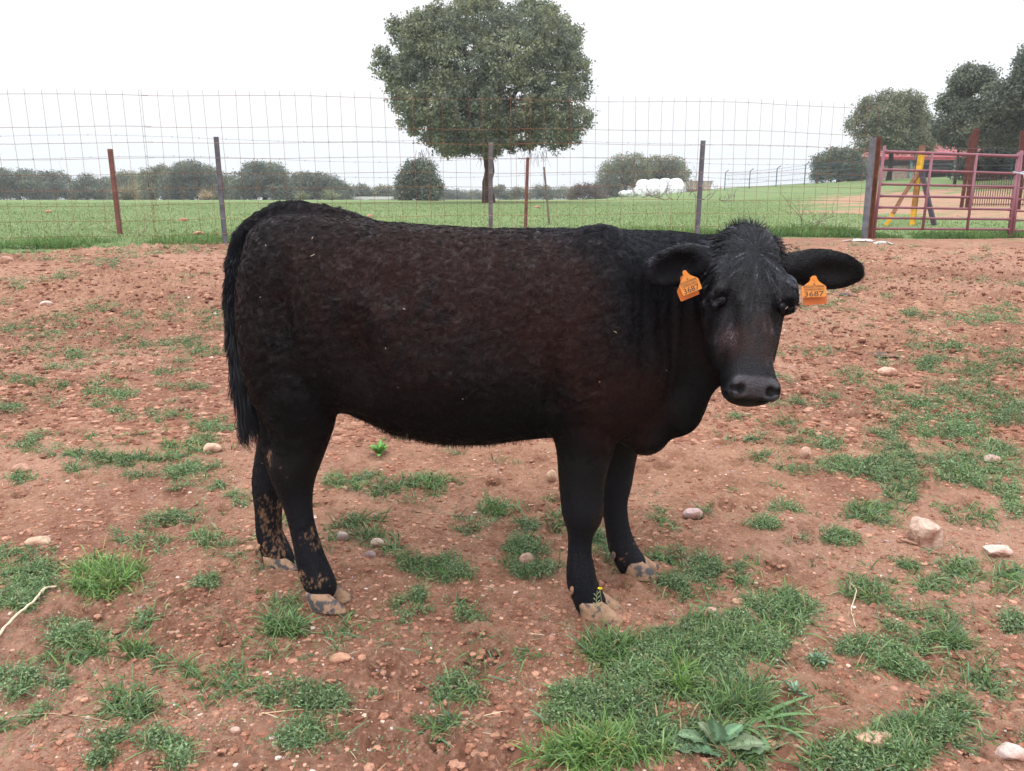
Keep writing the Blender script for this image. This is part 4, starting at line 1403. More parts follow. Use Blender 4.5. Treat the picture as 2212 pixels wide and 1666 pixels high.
def build_cover():
    r = np.random.default_rng(77)
    G, M = Leaves(), Leaves()
    items = []
    for row in PATCH.strip().splitlines():
        for it in row.split("|"):
            a = it.split()
            items.append((float(a[0]), float(a[1]), float(a[2]), float(a[3]), a[4], float(a[5])))
    for _ in range(170):
        yy = 570 + 470 * r.random()
        xx = 480 * r.random() if r.random() < .42 else 1580 + 640 * r.random()
        items.append((xx, yy, 22 + 60 * r.random(), (4 + 9 * r.random()) * (yy / 800), 'bgm'[r.integers(0, 3)], .42 + .45 * r.random()))
    for _ in range(30):
        items.append((480 * r.random(), 538 + 26 * r.random()**1.5, 15 + 45 * r.random(), 3 + 4 * r.random(), 'b', .6))
        items.append((1600 + 600 * r.random(), 530 + 40 * r.random()**1.5, 12 + 30 * r.random(), 3 + 4 * r.random(), 'b', .5))
    for _ in range(60):
        items.append((2212 * r.random(), 1020 + 630 * r.random(), 18 + 60 * r.random(), 8 + 22 * r.random(), 'gbm'[r.integers(0, 3)], .14 + .22 * r.random()))
    for cx, cy, rx, ry, kind, den in items:
        if rx == 0: continue
        area = math.pi * rx * ry
        far = 1 if cy > 820 else .75
        nc = max(5, int(area / 22 * den * far))       # tuft centres
        ang = r.random(nc) * 6.283; q = r.random(nc)**.62 * (.6 + .6 * r.random(nc)) * (.55 + .95 * noise2(ang * .95 + cx, ang * 0 + cy, 4))
        px = cx + rx * q * np.cos(ang); py = cy + ry * q * np.sin(ang)
        P, ok = ground_px_many(px, py)
        P = P[ok]
        keep = noise2(P[:, 0] * 26, P[:, 1] * 26, 5) * .55 + noise2(P[:, 0] * 8, P[:, 1] * 8, 6) * .55 > .47 - .10 * (den >= 1)
        P = P[keep]
        if not len(P): continue
        far_s = 1 + .16 * np.maximum(P[:, 1] - 2.6, 0)
        if kind == 'm' and rx * ry > 2000: kind = 'b'
        tone = .85 + .35 * noise2(np.array([cx * .013]), np.array([cy * .013]), 9)[0]
        if kind in "mb":
            Pm = P if kind == 'm' else P[r.random(len(P)) < .6]
            if len(Pm):
                k = 20 if kind == 'm' else 14
                C = np.repeat(Pm, k, 0); fs = np.repeat(1 + .16 * np.maximum(Pm[:, 1] - 2.6, 0), k)
                o = r.normal(size=(len(C), 3)) * np.array([.013, .013, .004]) * fs[:, None]
                hgt = np.abs(r.normal(size=len(C))) * .012 * fs * np.repeat(.4 + 1.2 * noise2(Pm[:, 0] * 20, Pm[:, 1] * 20, 77), k) + .003
                cen = C + o; cen[:, 2] += hgt
                ci = MAT_COLS[r.integers(0, 4, len(Pm))][:, None, :].repeat(k, 1).reshape(-1, 3)
                col = ci * tone * (.5 + .9 * r.random((len(C), 1)))
                ye = r.random(len(C)) < .05; col[ye] = (.30, .27, .12)
                M.leaflets(cen, (.0065 + .006 * r.random(len(C))) * fs, col, r, .15)
        if 1:
            Pg = P[r.random(len(P)) < {'g': .42, 'b': .34, 'm': .13}[kind]]
            if len(Pg):
                k = 6
                C = np.repeat(Pg, k, 0); n = len(C)
                fs = np.repeat(1 + .10 * np.maximum(Pg[:, 1] - 2.6, 0), k)
                az = r.random(n) * 6.283
                el = .25 + 1.0 * r.random(n)**(.8 if den >= 1 else 1.4)
                d = np.stack([np.cos(az) * np.cos(el), np.sin(az) * np.cos(el), np.sin(el)], 1)
                Lh = (.030 + .075 * r.random(n)**1.6) * (1.25 if den >= 1.1 else 1.0) * np.where(P[0, 1] > 4, .8, 1.0)
                col = GRASS_COLS[r.integers(0, 5, n)] * tone * (.75 + .5 * r.random((n, 1)))
                dry = r.random(n) < .07
                col[dry] = np.array([.34, .26, .14])
                if den >= 1.3: col = col * np.array([1.05, 1.1, .85])
                G.blades(C + r.normal(size=(n, 3)) * [.009, .009, .001], d, Lh * fs**.5, (.0028 + .0036 * r.random(n)) * fs, .15 + .65 * r.random(n), col, 4, r)
    # stray blades and sprigs everywhere
    P, rr = scatter_px(2600, 90)
    keep = fbm2(P[:, 0] * 1.6, P[:, 1] * 1.6, 91, 3) > .46
    P = P[keep]; n = len(P)
    az = rr.random(n) * 6.283; el = .15 + .7 * rr.random(n)
    G.blades(P, np.stack([np.cos(az) * np.cos(el), np.sin(az) * np.cos(el), np.sin(el)], 1), .02 + .035 * rr.random(n), .002 + .002 * rr.random(n), .3 + .5 * rr.random(n),
             GRASS_COLS[rr.integers(0, 5, n)] * .9, 4, rr)
    P, rr = scatter_px(900, 94)
    P = P[fbm2(P[:, 0] * 2.6, P[:, 1] * 2.6, 95, 3) > .45]
    C = np.repeat(P, 14, 0) + rr.normal(size=(len(P) * 14, 3)) * [.012, .012, .003] + [0, 0, .004]
    M.leaflets(C, .006 + .005 * rr.random(len(C)), MAT_COLS[rr.integers(0, 4, len(C))], rr, .5)
    tag(G.build("grass", mat_leaf), kind="stuff")
    tag(M.build("feathery_weeds", mat_leaf), kind="stuff")
    # straw, roots and dry stems
    S = Leaves()
    P, rr = scatter_px(1500, 92)
    n = len(P); az = rr.random(n) * 6.283
    S.blades(P + [0, 0, .004], np.stack([np.cos(az), np.sin(az), .10 + .12 * rr.random(n)], 1), .015 + .06 * rr.random(n)**2, .0014 + .0016 * rr.random(n), .15 * rr.random(n),
             np.array([(.46, .33, .20), (.38, .24, .15), (.55, .44, .30)])[rr.integers(0, 3, n)] * (.7 + .5 * rr.random((n, 1))), 4, rr)
    tag(S.build("straw_bits", mat_straw), kind="stuff")


build_cover()


def field_grass():
    """short pasture beyond the fence, taller along its foot"""
    r = np.random.default_rng(55)
    G = Leaves()
    n = 90000
    y = 10.6 + 24 * r.random(n)**1.7
    x = (r.random(n) - .5) * 1.42 * y
    ok = y > fence_y(x) + .15 + .4 * (noise2(x * 2, y * 2, 3) - .3)
    bare = np.exp(-(((x - 17.0) / 7.5)**2 + ((y - 27) / 11.0)**2)) + .6 * np.exp(-(((x - 10.5) / 3.5)**2 + ((y - 21) / 3.5)**2))
    ok &= bare < .25 + .3 * r.random(n)
    x, y = x[ok], y[ok]; n = len(x)
    P = np.stack([x, y, zg(x, y)], 1)
    az = r.random(n) * 6.283; el = .6 + .8 * r.random(n)
    t = noise2(x * 1.3, y * 1.3, 8)[:, None]
    col = (np.array([.165, .235, .085]) * (1 - t) + np.array([.24, .30, .135]) * t) * (.75 + .5 * r.random((n, 1)))
    G.blades(P, np.stack([np.cos(az) * np.cos(el), np.sin(az) * np.cos(el), np.sin(el)], 1), .02 + .045 * r.random(n), .010 + .010 * r.random(n), .3 * r.random(n), col, 2, r)
    tag(G.build("pasture_grass", mat_leaf), kind="stuff")
    G = Leaves()
    n = 26000
    x = -8.5 + 19 * r.random(n)
    fy = fence_y(x)
    y = fy + .05 + np.abs(r.normal(size=n)) * .45
    keep = noise2(x * 1.1, y * .8, 13) + .25 * noise2(x * 5, y * 5, 14) > .52 - .18 * (x < -3) - .25 * ((x > 4) & (x < 6.3)) - .2 * (x > 6.5)
    x, y = x[keep], y[keep]; n = len(x)
    hgt = (.05 + .15 * r.random(n)) * (.5 + .9 * noise2(x * 1.1, y * .8, 13))
    P = np.stack([x, y, zg(x, y)], 1)
    az = r.random(n) * 6.283; el = .8 + .7 * r.random(n)
    t = noise2(x * 3, y * 3, 18)[:, None]
    col = (np.array([.085, .17, .045]) * (1 - t) + np.array([.15, .25, .07]) * t) * (.7 + .6 * r.random((n, 1)))
    G.blades(P, np.stack([np.cos(az) * np.cos(el), np.sin(az) * np.cos(el), np.sin(el)], 1), hgt, .007 + .006 * r.random(n), .1 + .5 * r.random(n), col, 3, r)
    tag(G.build("tall_grass", mat_leaf), kind="stuff")


field_grass()

# ------------------------------------------------------------------ plants one can point at
def lobed_leaf(mb, base, tip, width, colr, wav=0.12, seed=0, arch=.25):
    r = random.Random(seed)
    base = np.array(base, float); tip = np.array(tip, float)
    ax = tip - base; L = np.linalg.norm(ax); ax /= L
    up = np.array([0, 0, 1.0]); up -= ax * up.dot(ax)
    if np.linalg.norm(up) < .2: up = np.array([0, -1.0, .3]); up -= ax * up.dot(ax)
    up /= np.linalg.norm(up)
    sd = np.cross(ax, up)
    K = 12
    V = []; C = []
    for i in range(K + 1):
        t = i / K
        prof = math.sin(math.pi * min(1, max(0, (t - .22)) / .78)**.9) if t > .22 else 0.0
        w = width * .5 * (prof**.62 if prof > 0 else 0) * (1 + wav * math.sin(i * 2.4 + seed)) + .0012
        c = base + ax * L * t + up * (arch * L * math.sin(math.pi * t * .85)) 
        fold = .16 * w
        for k, o in enumerate((-1, -.5, 0, .5, 1)):
            V.append(c + sd * w * o + up * (fold * abs(o) * (1 + .7 * math.sin(i * 1.7 + o * 3 + seed))))
            C.append(np.array(colr) * (1.9 if (o == 0) else (.92 + .16 * r.random())))
    q = [(i * 5 + k, i * 5 + k + 1, (i + 1) * 5 + k + 1, (i + 1) * 5 + k) for i in range(K) for k in range(4)]
    mb.add(V, q, None, np.array(C))


def broadleaf_weed():
    g = ground_px(1545, 1625)
    root = empty("broadleaf_weed", g, "grey green weed with broad wavy rounded leaves at the bottom centre right", "weed")
    # (base px dx, tip px, width px)
    tips = [(1555, 1625, 1540, 1558, 34), (1540, 1620, 1462, 1590, 30), (1550, 1625, 1505, 1562, 26), (1560, 1620, 1605, 1568, 26), (1530, 1640, 1450, 1625, 40), (1555, 1640, 1530, 1598, 40), (1535, 1655, 1440, 1660, 40),
            (1560, 1640, 1590, 1600, 38), (1570, 1650, 1650, 1610, 34), (1550, 1665, 1500, 1650, 44), (1575, 1665, 1640, 1650, 40), (1590, 1670, 1600, 1640, 36), (1540, 1670, 1520, 1680, 40), (1610, 1680, 1660, 1670, 36)]
    for i, (bx, by, tx, ty, w) in enumerate(tips):
        b = g + np.array([(bx - 1545) * .00045, (1640 - by) * .0004, .004])
        zc = g[1] * CP + (CAMH - g[2]) * SP
        t = WZ(tx, ty, zc * (.985 + .01 * (i % 4)))
        t[2] = max(t[2], float(zg(t[0], t[1])) + .02)
        mb = MB()
        lobed_leaf(mb, b, t, w * zc / FPX * 1.35, (.125 + .02 * (i % 3), .205 + .015 * (i % 2), .120), wav=.16, seed=i, arch=.10)
        mb.build("leaf", mat_leaf, root, smooth=True)


broadleaf_weed()


def rosette(px, py, R, n, label, col, name="leafy_weed", seed=0):
    g = ground_px(px, py)
    r = random.Random(seed)
    mb = MB()
    for i in range(n):
        a = i * 2.399 + r.random() * .4; el = .25 + .9 * r.random()
        L = R * (.7 + .5 * r.random())
        d = np.array([math.cos(a) * math.cos(el), math.sin(a) * math.cos(el), math.sin(el)])
        lobed_leaf(mb, g + [0, 0, .003], g + d * L, L * .28, np.array(col) * (.8 + .4 * r.random()), seed=i, arch=.18)
    o = mb.build(name, mat_leaf, None, smooth=True)
    o.location = (0, 0, 0)
    # move origin to the base
    o.data.transform(Matrix.Translation(-Vector(g))); o.location = tuple(g)
    tag(o, label, "weed")


rosette(820, 990, .075, 22, "bright green leafy rosette on bare soil under the belly", (.12, .26, .06), seed=1)
rosette(1715, 1505, .040, 7, "small grey green seedling with cupped leaves right of the long grass tuft", (.15, .23, .15), seed=2)
rosette(1765, 1440, .035, 12, "tiny blue green rosette on bare soil at the right", (.16, .26, .19), seed=3)
rosette(1225, 1345, .01, 1, "x", (.1, .2, .1)) if False else None


def blade_tuft(px, py, n, L0, L1, width, label, col, seed, name="grass_tuft", upr=.6, spread=.02, azr=None):
    g = ground_px(px, py)
    r = np.random.default_rng(seed)
    G = Leaves()
    az = r.random(n) * 6.283 if azr is None else azr[0] + (azr[1] - azr[0]) * r.random(n)
    el = upr + (1.45 - upr) * r.random(n)
    d = np.stack([np.cos(az) * np.cos(el), np.sin(az) * np.cos(el), np.sin(el)], 1)
    P = np.tile(g, (n, 1)) + r.normal(size=(n, 3)) * [spread, spread * .7, 0]
    c = np.array(col) * (.7 + .6 * r.random((n, 1)))
    c[r.random(n) < .06] = (.36, .28, .15)
    G.blades(P - [0, 0, .004], d, L0 + (L1 - L0) * r.random(n), width * (.6 + .7 * r.random(n)), .1 + .6 * r.random(n), c, 6, r)
    o = G.build(name, mat_leaf)
    o.data.transform(Matrix.Translation(-Vector(g))); o.location = tuple(g)
    tag(o, label, "grass tuft", "separate tufts of grass on the bare soil")


TG = (.125, .225, .06)
blade_tuft(225, 1275, 190, .05, .11, .0042, "large bright green grass tuft standing at the lower left", TG, 1, spread=.045)
blade_tuft(1318, 1432, 150, .05, .12, .0042, "green grass tuft right in front of the near front hoof", (.11, .21, .055), 2, spread=.042)
blade_tuft(1478, 1500, 45, .06, .11, .0032, "slim upright yellow green tuft among low weeds", (.17, .31, .06), 3, upr=1.1, spread=.010)
blade_tuft(1610, 1545, 110, .07, .14, .0050, "long bladed arching grass tuft left of the broad leaved weed", (.16, .26, .09), 4, upr=.35, spread=.022)
blade_tuft(1290, 1650, 170, .07, .13, .0055, "thick grass tuft cut by the bottom edge of the picture", (.14, .24, .075), 5, upr=.5, spread=.06)
blade_tuft(945, 1068, 100, .04, .10, .0042, "ragged grass tuft on bare soil between the legs", (.12, .21, .07), 6, upr=.25, spread=.04)
blade_tuft(1075, 1115, 80, .04, .075, .0038, "round grass tuft between the legs nearer the front leg", (.11, .21, .065), 7, upr=.3, spread=.02)
blade_tuft(935, 1245, 70, .04, .09, .0045, "grass tuft leaning left below the belly", (.11, .20, .07), 8, upr=.3, spread=.03)
blade_tuft(625, 1368, 90, .03, .07, .0040, "small spiky tuft below the near hind hoof", (.11, .21, .06), 9, upr=.3, spread=.022)
blade_tuft(300, 1415, 70, .03, .08, .0042, "fresh green tuft left of the small spiky tuft", TG, 10, upr=.4, spread=.02)
blade_tuft(2050, 1400, 90, .03, .08, .0050, "dark bladed grass tuft low on the right side", (.075, .155, .07), 11, upr=.3, spread=.022)
blade_tuft(560, 1285, 30, .025, .045, .0035, "tiny grass sprout left of the near hind hoof", TG, 12, upr=.6, spread=.01)

# long lying blades
def long_blades():
    zc = ground_px(1700, 1560)
    mb = MB()
    for i, (a, b, c_, w) in enumerate([((1600, 1580), (1690, 1560), (1770, 1556), .011), ((1610, 1582), (1680, 1545), (1762, 1512), .011), ((1625, 1580), (1700, 1585), (1760, 1632), .008), ((1608, 1580), (1660, 1560), (1700, 1530), .009), ((1598, 1585), (1640, 1600), (1668, 1640), .010)]):
        p = [ground_px(*a) + [0, 0, .008], ground_px(*b) + [0, 0, .035], ground_px(*c_) + [0, 0, .012]]
        tt = np.linspace(0, 1, 12)[:, None]
        pts = (1 - tt)**2 * p[0] + 2 * tt * (1 - tt) * p[1] + tt**2 * p[2]
        wv = w * .5 * np.sin(np.pi * (.12 + .88 * tt[:, 0]))**.7 + .0004
        tan = np.gradient(pts, axis=0); sd = np.cross(tan, [0, 0, 1.0]); sd /= np.linalg.norm(sd, axis=1)[:, None]
        V = np.stack([pts - sd * wv[:, None], pts + [0, 0, -.002], pts + sd * wv[:, None]], 1).reshape(-1, 3)
        q = [(k * 3 + j, k * 3 + j + 1, k * 3 + 3 + j + 1, k * 3 + 3 + j) for k in range(11) for j in range(2)]
        mb.add(V, q, None, (.15, .27, .11))
    o = mb.build("long_grass_leaf", mat_leaf, None, smooth=True)
    tag(o, "long flat green grass blades lying over bare soil at the lower right", "grass blades")


long_blades()


def stalk(name, pts, rad, col, label, cat, twigs=0, seed=0):
    r = random.Random(seed)
    W3 = [ground_px(x, y) + np.array([0, 0, h]) for x, y, h in pts]
    W3 = np.array(W3)
    t = np.linspace(0, len(W3) - 1, 5 * len(W3))
    P = np.stack([np.interp(t, range(len(W3)), W3[:, k]) for k in range(3)], 1)
    for k in range(3): P[1:-1, k] = (P[:-2, k] + P[1:-1, k] * 2 + P[2:, k]) / 4
    P += np.array([[r.uniform(-1, 1), r.uniform(-1, 1), 0] for _ in P]) * rad * .5
    mb = MB()
    mb.tube(P, np.linspace(rad, rad * .55, len(P)), 7, c=col)
    for k in range(twigs):
        i = int(len(P) * (.5 + .45 * r.random())); i = min(i, len(P) - 1)
        d = np.array([r.uniform(-1, 1), r.uniform(-.6, .6), r.uniform(-.1, .2)]) * rad * 12
        mb.tube([P[i], P[i] + d * .5, P[i] + d], [rad * .5, rad * .35, rad * .15], 5, c=col)
    o = mb.build(name, mat_straw, None, smooth=True)
    tag(o, label, cat)


stalk("dry_stalk", [(-25, 1412, .01), (30, 1352, .02), (80, 1308, .022), (98, 1285, .02), (122, 1277, .015)], .0052, (.62, .52, .36), "long pale dry stalk lying on the ground at the left edge", "stalk", 3, 1)
stalk("fallen_stick", [(1945, 1176, .014), (1985, 1186, .010), (2030, 1203, .006)], .0055, (.36, .22, .15), "brown stick lying below the large pink rock", "stick", 0, 2)
stalk("dry_stalk", [(1385 + 280, 1330, .01), (1668 + 20, 1300, .01), (1690, 1275, .01)], .0022, (.5, .38, .26), "thin dry stem lying in the low weeds at right centre", "stalk", 1, 3)
stalk("dry_stalk", [(0, 1555, .006), (100, 1553, .01), (190, 1562, .01), (268, 1578, .006)], .0016, (.46, .32, .22), "thin brown stem lying level in the lower left corner", "stalk", 0, 4)
stalk("dry_stalk", [(560, 1548, .006), (640, 1545, .01), (740, 1545, .01), (835, 1540, .006)], .0018, (.52, .36, .22), "thin brown stem lying level at the bottom left of centre", "stalk", 1, 5)
stalk("dry_stalk", [(1830, 1262, .012), (1850, 1290, .02), (1836, 1330, .015), (1848, 1362, .006)], .0024, (.60, .47, .33), "bleached bent stem lying among grass at the right", "stalk", 1, 6)

# yellow flower and seed stem in front of the hoof
g = ground_px(1300, 1352)
fl = empty("yellow_flower", g, "tiny yellow flower on a thin stem before the near front hoof", "flower")
zc_ = g[1] * CP + (CAMH - g[2]) * SP
top = WZ(1296, 1272, zc_ * .985)
mb = MB(); mb.tube([g, (g + top) / 2 + [.004, 0, 0], top], [.0010, .0009, .0007], 5, c=(.30, .36, .12)); mb.build("stem", mat_leaf, fl, smooth=True)
mb = MB()
for k in range(11):
    a = k * 6.283 / 11
    d = np.array([math.cos(a), math.sin(a), .25]) * .0085
    n_ = np.array([-math.sin(a), math.cos(a), 0]) * .0028
    mb.add([top, top + d * .6 + n_, top + d, top + d * .6 - n_], [(0, 1, 2, 3)], None, (.85, .68, .02))
mb.tube([top - [0, 0, .004], top + [0, 0, .002]], [.002, .0035], 8, c=(.7, .5, .02))
mb.build("petals", mat_leaf, fl)
mb = MB()
b0 = ground_px(1285, 1352); tp = WZ(1290, 1276, zc_ * .98)
mb.tube([b0, (b0 + tp) / 2, tp], [.0011, .0010, .0006], 5, c=(.38, .45, .22))
for k in range(9):
    t = .35 + .6 * k / 9
    p = b0 * (1 - t) + tp * t
    mb.tube([p, p + [(-1)**k * .009, -.002, .012]], [.0008, .0011], 4, c=(.42, .50, .28))
o = mb.build("seed_stem", mat_leaf, None, smooth=True)
tag(o, "thin pale green seed stem beside the yellow flower", "weed stem")


def flowering_weeds():
    r = np.random.default_rng(14)
    g = ground_px(1775, 508)
    root = empty("flowering_weeds", g, "bushy green weeds with small white flowers at the foot of the mesh near the gate post", "weeds")
    G, M = Leaves(), Leaves()
    n = 2600
    P = g + np.stack([r.normal(size=n) * .32, .12 + np.abs(r.normal(size=n)) * .16, 0 * r.random(n)], 1)
    P[:, 2] = zg(P[:, 0], P[:, 1])
    az = r.random(n) * 6.283; el = .5 + 1.0 * r.random(n)
    G.blades(P, np.stack([np.cos(az) * np.cos(el), np.sin(az) * np.cos(el), np.sin(el)], 1), .08 + .16 * r.random(n), .009 + .008 * r.random(n), .1 + .4 * r.random(n), np.array([.12, .20, .06]) * (.6 + .8 * r.random((n, 1))), 4, r)
    o = G.build("foliage", mat_leaf); unparent_shift(o, root)
    n = 110
    P = g + np.stack([r.normal(size=n) * .36, .05 + np.abs(r.normal(size=n)) * .16, .10 + .13 * r.random(n)], 1)
    M.leaflets(P, .018 + .012 * r.random(n), np.tile([.72, .70, .62], (n, 1)), r, .8)
    o = M.build("petals", mat_leaf); unparent_shift(o, root); tag(o, kind="stuff")


flowering_weeds()
# ------------------------------------------------------------------ steel mesh fence with its posts
mat_rust = vmat("rusty_steel", rough=.8, spec=.25, noise_scale=9, noise_amt=.35, bump=.25, bump_scale=60)
mat_wire = vmat("rusty_wire", rough=.75, spec=.3, noise_scale=3, noise_amt=.35)
mat_paint = vmat("worn_paint", rough=.45, spec=.4, noise_scale=5, noise_amt=.12, bump=.08, bump_scale=80, mottled=((.10, .045, .035), 14, .66, .74))
mat_conc = vmat("rough_concrete", rough=.9, spec=.2, noise_scale=30, noise_amt=.25, bump=.6, bump_scale=60)
mat_old = vmat("weathered", rough=.85, spec=.2, noise_scale=6, noise_amt=.25, bump=.2, bump_scale=40)

RUST = (.20, .085, .038); STEEL = (.105, .105, .125); BROWNR = (.13, .042, .030)
fdir = (FENCE_B - FENCE_A); fdir[2] = 0; FL = np.linalg.norm(fdir); fdir /= FL
frot = math.atan2(fdir[1], fdir[0])


def fpt(px, Y_off=0.0):
    """point on the fence line under picture column px"""
    k = (px - IMW / 2) / FPX
    # x/zc = k ; on the line
    a = FENCE_A[:2]; d = fdir[:2]
    z = .7
    for _ in range(6):
        # zc = y*CP + (CAMH-z)*SP
        # a0 + s d0 = k*((a1 + s d1)*CP + (CAMH-z)*SP)
        s = (k * (a[1] * CP + (CAMH - z) * SP) - a[0]) / (d[0] - k * d[1] * CP)
        p = a + s * d
        z = float(zg(p[0], p[1]))
    return s, np.array([p[0] , p[1] + Y_off, z])


def height_at(p, py):
    """height above the ground at plan point p seen on picture row py"""
    r = ray(1106, py)
    t = p[1] / r[1]
    return CAMH + r[2] * t - p[2]


def mesh_fence():
    root = empty("mesh_fence", FENCE_A, "tall rusty welded wire mesh fence crossing behind the cow", "fence")
    s0, _ = fpt(-330); s1, pe = fpt(1884)
    hs = [0.0, .16, .36, .56, .76, .96, 1.16, 1.355, 1.555, 1.95]
    P = .195
    # three sheets of mesh as they are joined in the photograph
    _, pj1 = fpt(352 * .0 + 378 * 1.0); sj1 = fpt(380)[0]; sj2 = fpt(1120)[0]
    bounds = [(s0, fpt(352)[0], 0), (fpt(340)[0], fpt(1143)[0], 1), (fpt(1118)[0], s1, 2)]
    r = random.Random(3)
    for (a, b, k) in bounds:
        mb = MB()
        off = np.array([0, -.004 * k, 0])
        for ih, h in enumerate(hs):
            n = max(3, int((b - a) / .4))
            pts = []
            for i in range(n + 1):
                s = a + (b - a) * i / n
                p = FENCE_A + fdir * s
                z = float(zg(p[0], p[1]))
                pts.append([p[0], p[1], z + h + .010 * math.sin(s * 1.9 + h * 3 + k) + r.uniform(-.003, .003)] + off)
            mb.tube(pts, .0026, 4, c=np.array(RUST) * r.uniform(.8, 1.25))
        n = int((b - a) / P)
        for i in range(n + 1):
            s = a + i * P + r.uniform(-.006, .006)
            p = FENCE_A + fdir * s
            z = float(zg(p[0], p[1]))
            lean = -.012 + r.uniform(-.008, .008)
            pts = [np.array([p[0] + fdir[0] * (lean * h + .004 * math.sin(i + h * 4)), p[1] + .006, z + h]) + off for h in (-.03, .4, .9, 1.45, 2.02)]
            mb.tube(pts, .0022, 4, c=np.array(RUST) * r.uniform(.7, 1.3))
        o = mb.build("mesh_panel", mat_wire, root)
    # posts
    def post(px_top, py_top, px_bot, w, name, col1, col2, label=None, foot=False):
        s, p = fpt(px_bot)
        p = p + np.array([0, .05, 0])
        h = height_at(p, py_top)
        zc = (p[1]) * CP + (CAMH - p[2] - h) * SP
        tx = (px_top - IMW / 2) / FPX * zc
        mb = MB()
        R = np.array([[math.cos(frot), -math.sin(frot), 0], [math.sin(frot), math.cos(frot), 0], [0, 0, 1]])
        # channel: web and two flanges, leaning as in the picture
        prof = [(-w / 2, 0, .008, w), (w / 2 - .004, 0, .008, w), (0, -w / 2, w, .007)]
        for (ox, oy, sx, sy) in prof:
            V = []
            for z, dx in ((-.05, 0.0), (h, tx - p[0])):
                for (cx, cy) in ((-1, -1), (1, -1), (1, 1), (-1, 1)):
                    q = R @ np.array([ox + cx * sx / 2, oy + cy * sy / 2, 0])
                    V.append(p + q + [dx, 0, z])
            mb.add(V, [(0, 1, 5, 4), (1, 2, 6, 5), (2, 3, 7, 6), (3, 0, 4, 7), (3, 2, 1, 0), (4, 5, 6, 7)], None, col1 if sx > .01 else col2)
        for hh in hs[1:]:
            if hh < h:
                q = p + [(tx - p[0]) * hh / h, -.0 , hh]
                mb.tube([q + R @ np.array([-w * .58, -w * .56, 0]), q + R @ np.array([w * .58, -w * .56, 0])], .0042, 5, c=(.22, .22, .22))
        o = mb.build("post", mat_rust, root)
        if label: o["label"] = label
        if foot:
            v = ICO4[0] * [.115, .10, .035]; v = v * (1 + .35 * (noise3(v * 30 + px_bot, 3) - .5))[:, None]
            f = mesh_np("footing", v + p + [0, -.01, .012], ICO4[1], mat=mat_conc, col=np.tile([.50, .44, .39], (len(v), 1)))
            unparent_shift(f, root)
            f.parent = o; f.matrix_parent_inverse = Matrix.Translation(-Vector(root.location))
    post(467, 296, 485, .055, "post", STEEL, BROWNR, "grey steel post with a rusty edge left of the cow", True)
    post(1060, 307, 1060, .050, "post", (.12, .105, .11), (.13, .10, .10), "grey steel post in front of the big oak trunk")
    post(1519, 304, 1507, .052, "post", (.105, .10, .125), (.11, .09, .10), "grey steel post above the neck of the cow", True)
    post(-190, 300, -160, .055, "post", STEEL, BROWNR)


mesh_fence()


def ibeam(name, px_bot, py_bot_z, py_top, px_top, w, d, cols, label, cat, Yoff=0.0, yaw=frot, group=None, at=None, notch=False):
    if at is None:
        s, p = fpt(px_bot); p = p + np.array([0, Yoff, 0]); p[2] = float(zg(p[0], p[1]))
    else:
        p = np.array(at)
    h = height_at(p, py_top)
    zc = p[1] * CP + (CAMH - p[2] - h) * SP
    dx = (px_top - IMW / 2) / FPX * zc - p[0]
    R = np.array([[math.cos(yaw), -math.sin(yaw), 0], [math.sin(yaw), math.cos(yaw), 0], [0, 0, 1]])
    mb = MB()
    for (ox, oy, sx, sy, c) in ((-w / 2, 0, .012, d, cols[0]), (w / 2, 0, .012, d, cols[1]), (0, 0, w - .014, .009, cols[1])):
        V = []
        for z, xx in ((-.05, 0.0), (h, dx)):
            for (cx, cy) in ((-1, -1), (1, -1), (1, 1), (-1, 1)):
                V.append(p + R @ np.array([ox + cx * sx / 2, oy + cy * sy / 2, 0]) + [xx, 0, z])
        mb.add(V, [(0, 1, 5, 4), (1, 2, 6, 5), (2, 3, 7, 6), (3, 0, 4, 7), (3, 2, 1, 0), (4, 5, 6, 7)], None, c)
    o = mb.build(name, mat_rust)
    o.data.transform(Matrix.Translation(-Vector(p))); o.location = tuple(p)
    tag(o, label, cat, group)
    return p, h


gp, gh = ibeam("gate_post", 1874, 520, 298, 1892, .105, .12, [(.15, .15, .17), (.17, .062, .035)], "thick steel beam post grey and rusty brown at the end of the mesh fence", "post", .03, yaw=.38)
# concrete crumbs round its foot
for i, (x, y, w, h) in enumerate([(1868, 519, 60, 6), (1900, 523, 52, 6), (1838, 519, 26, 4)]):
    pass


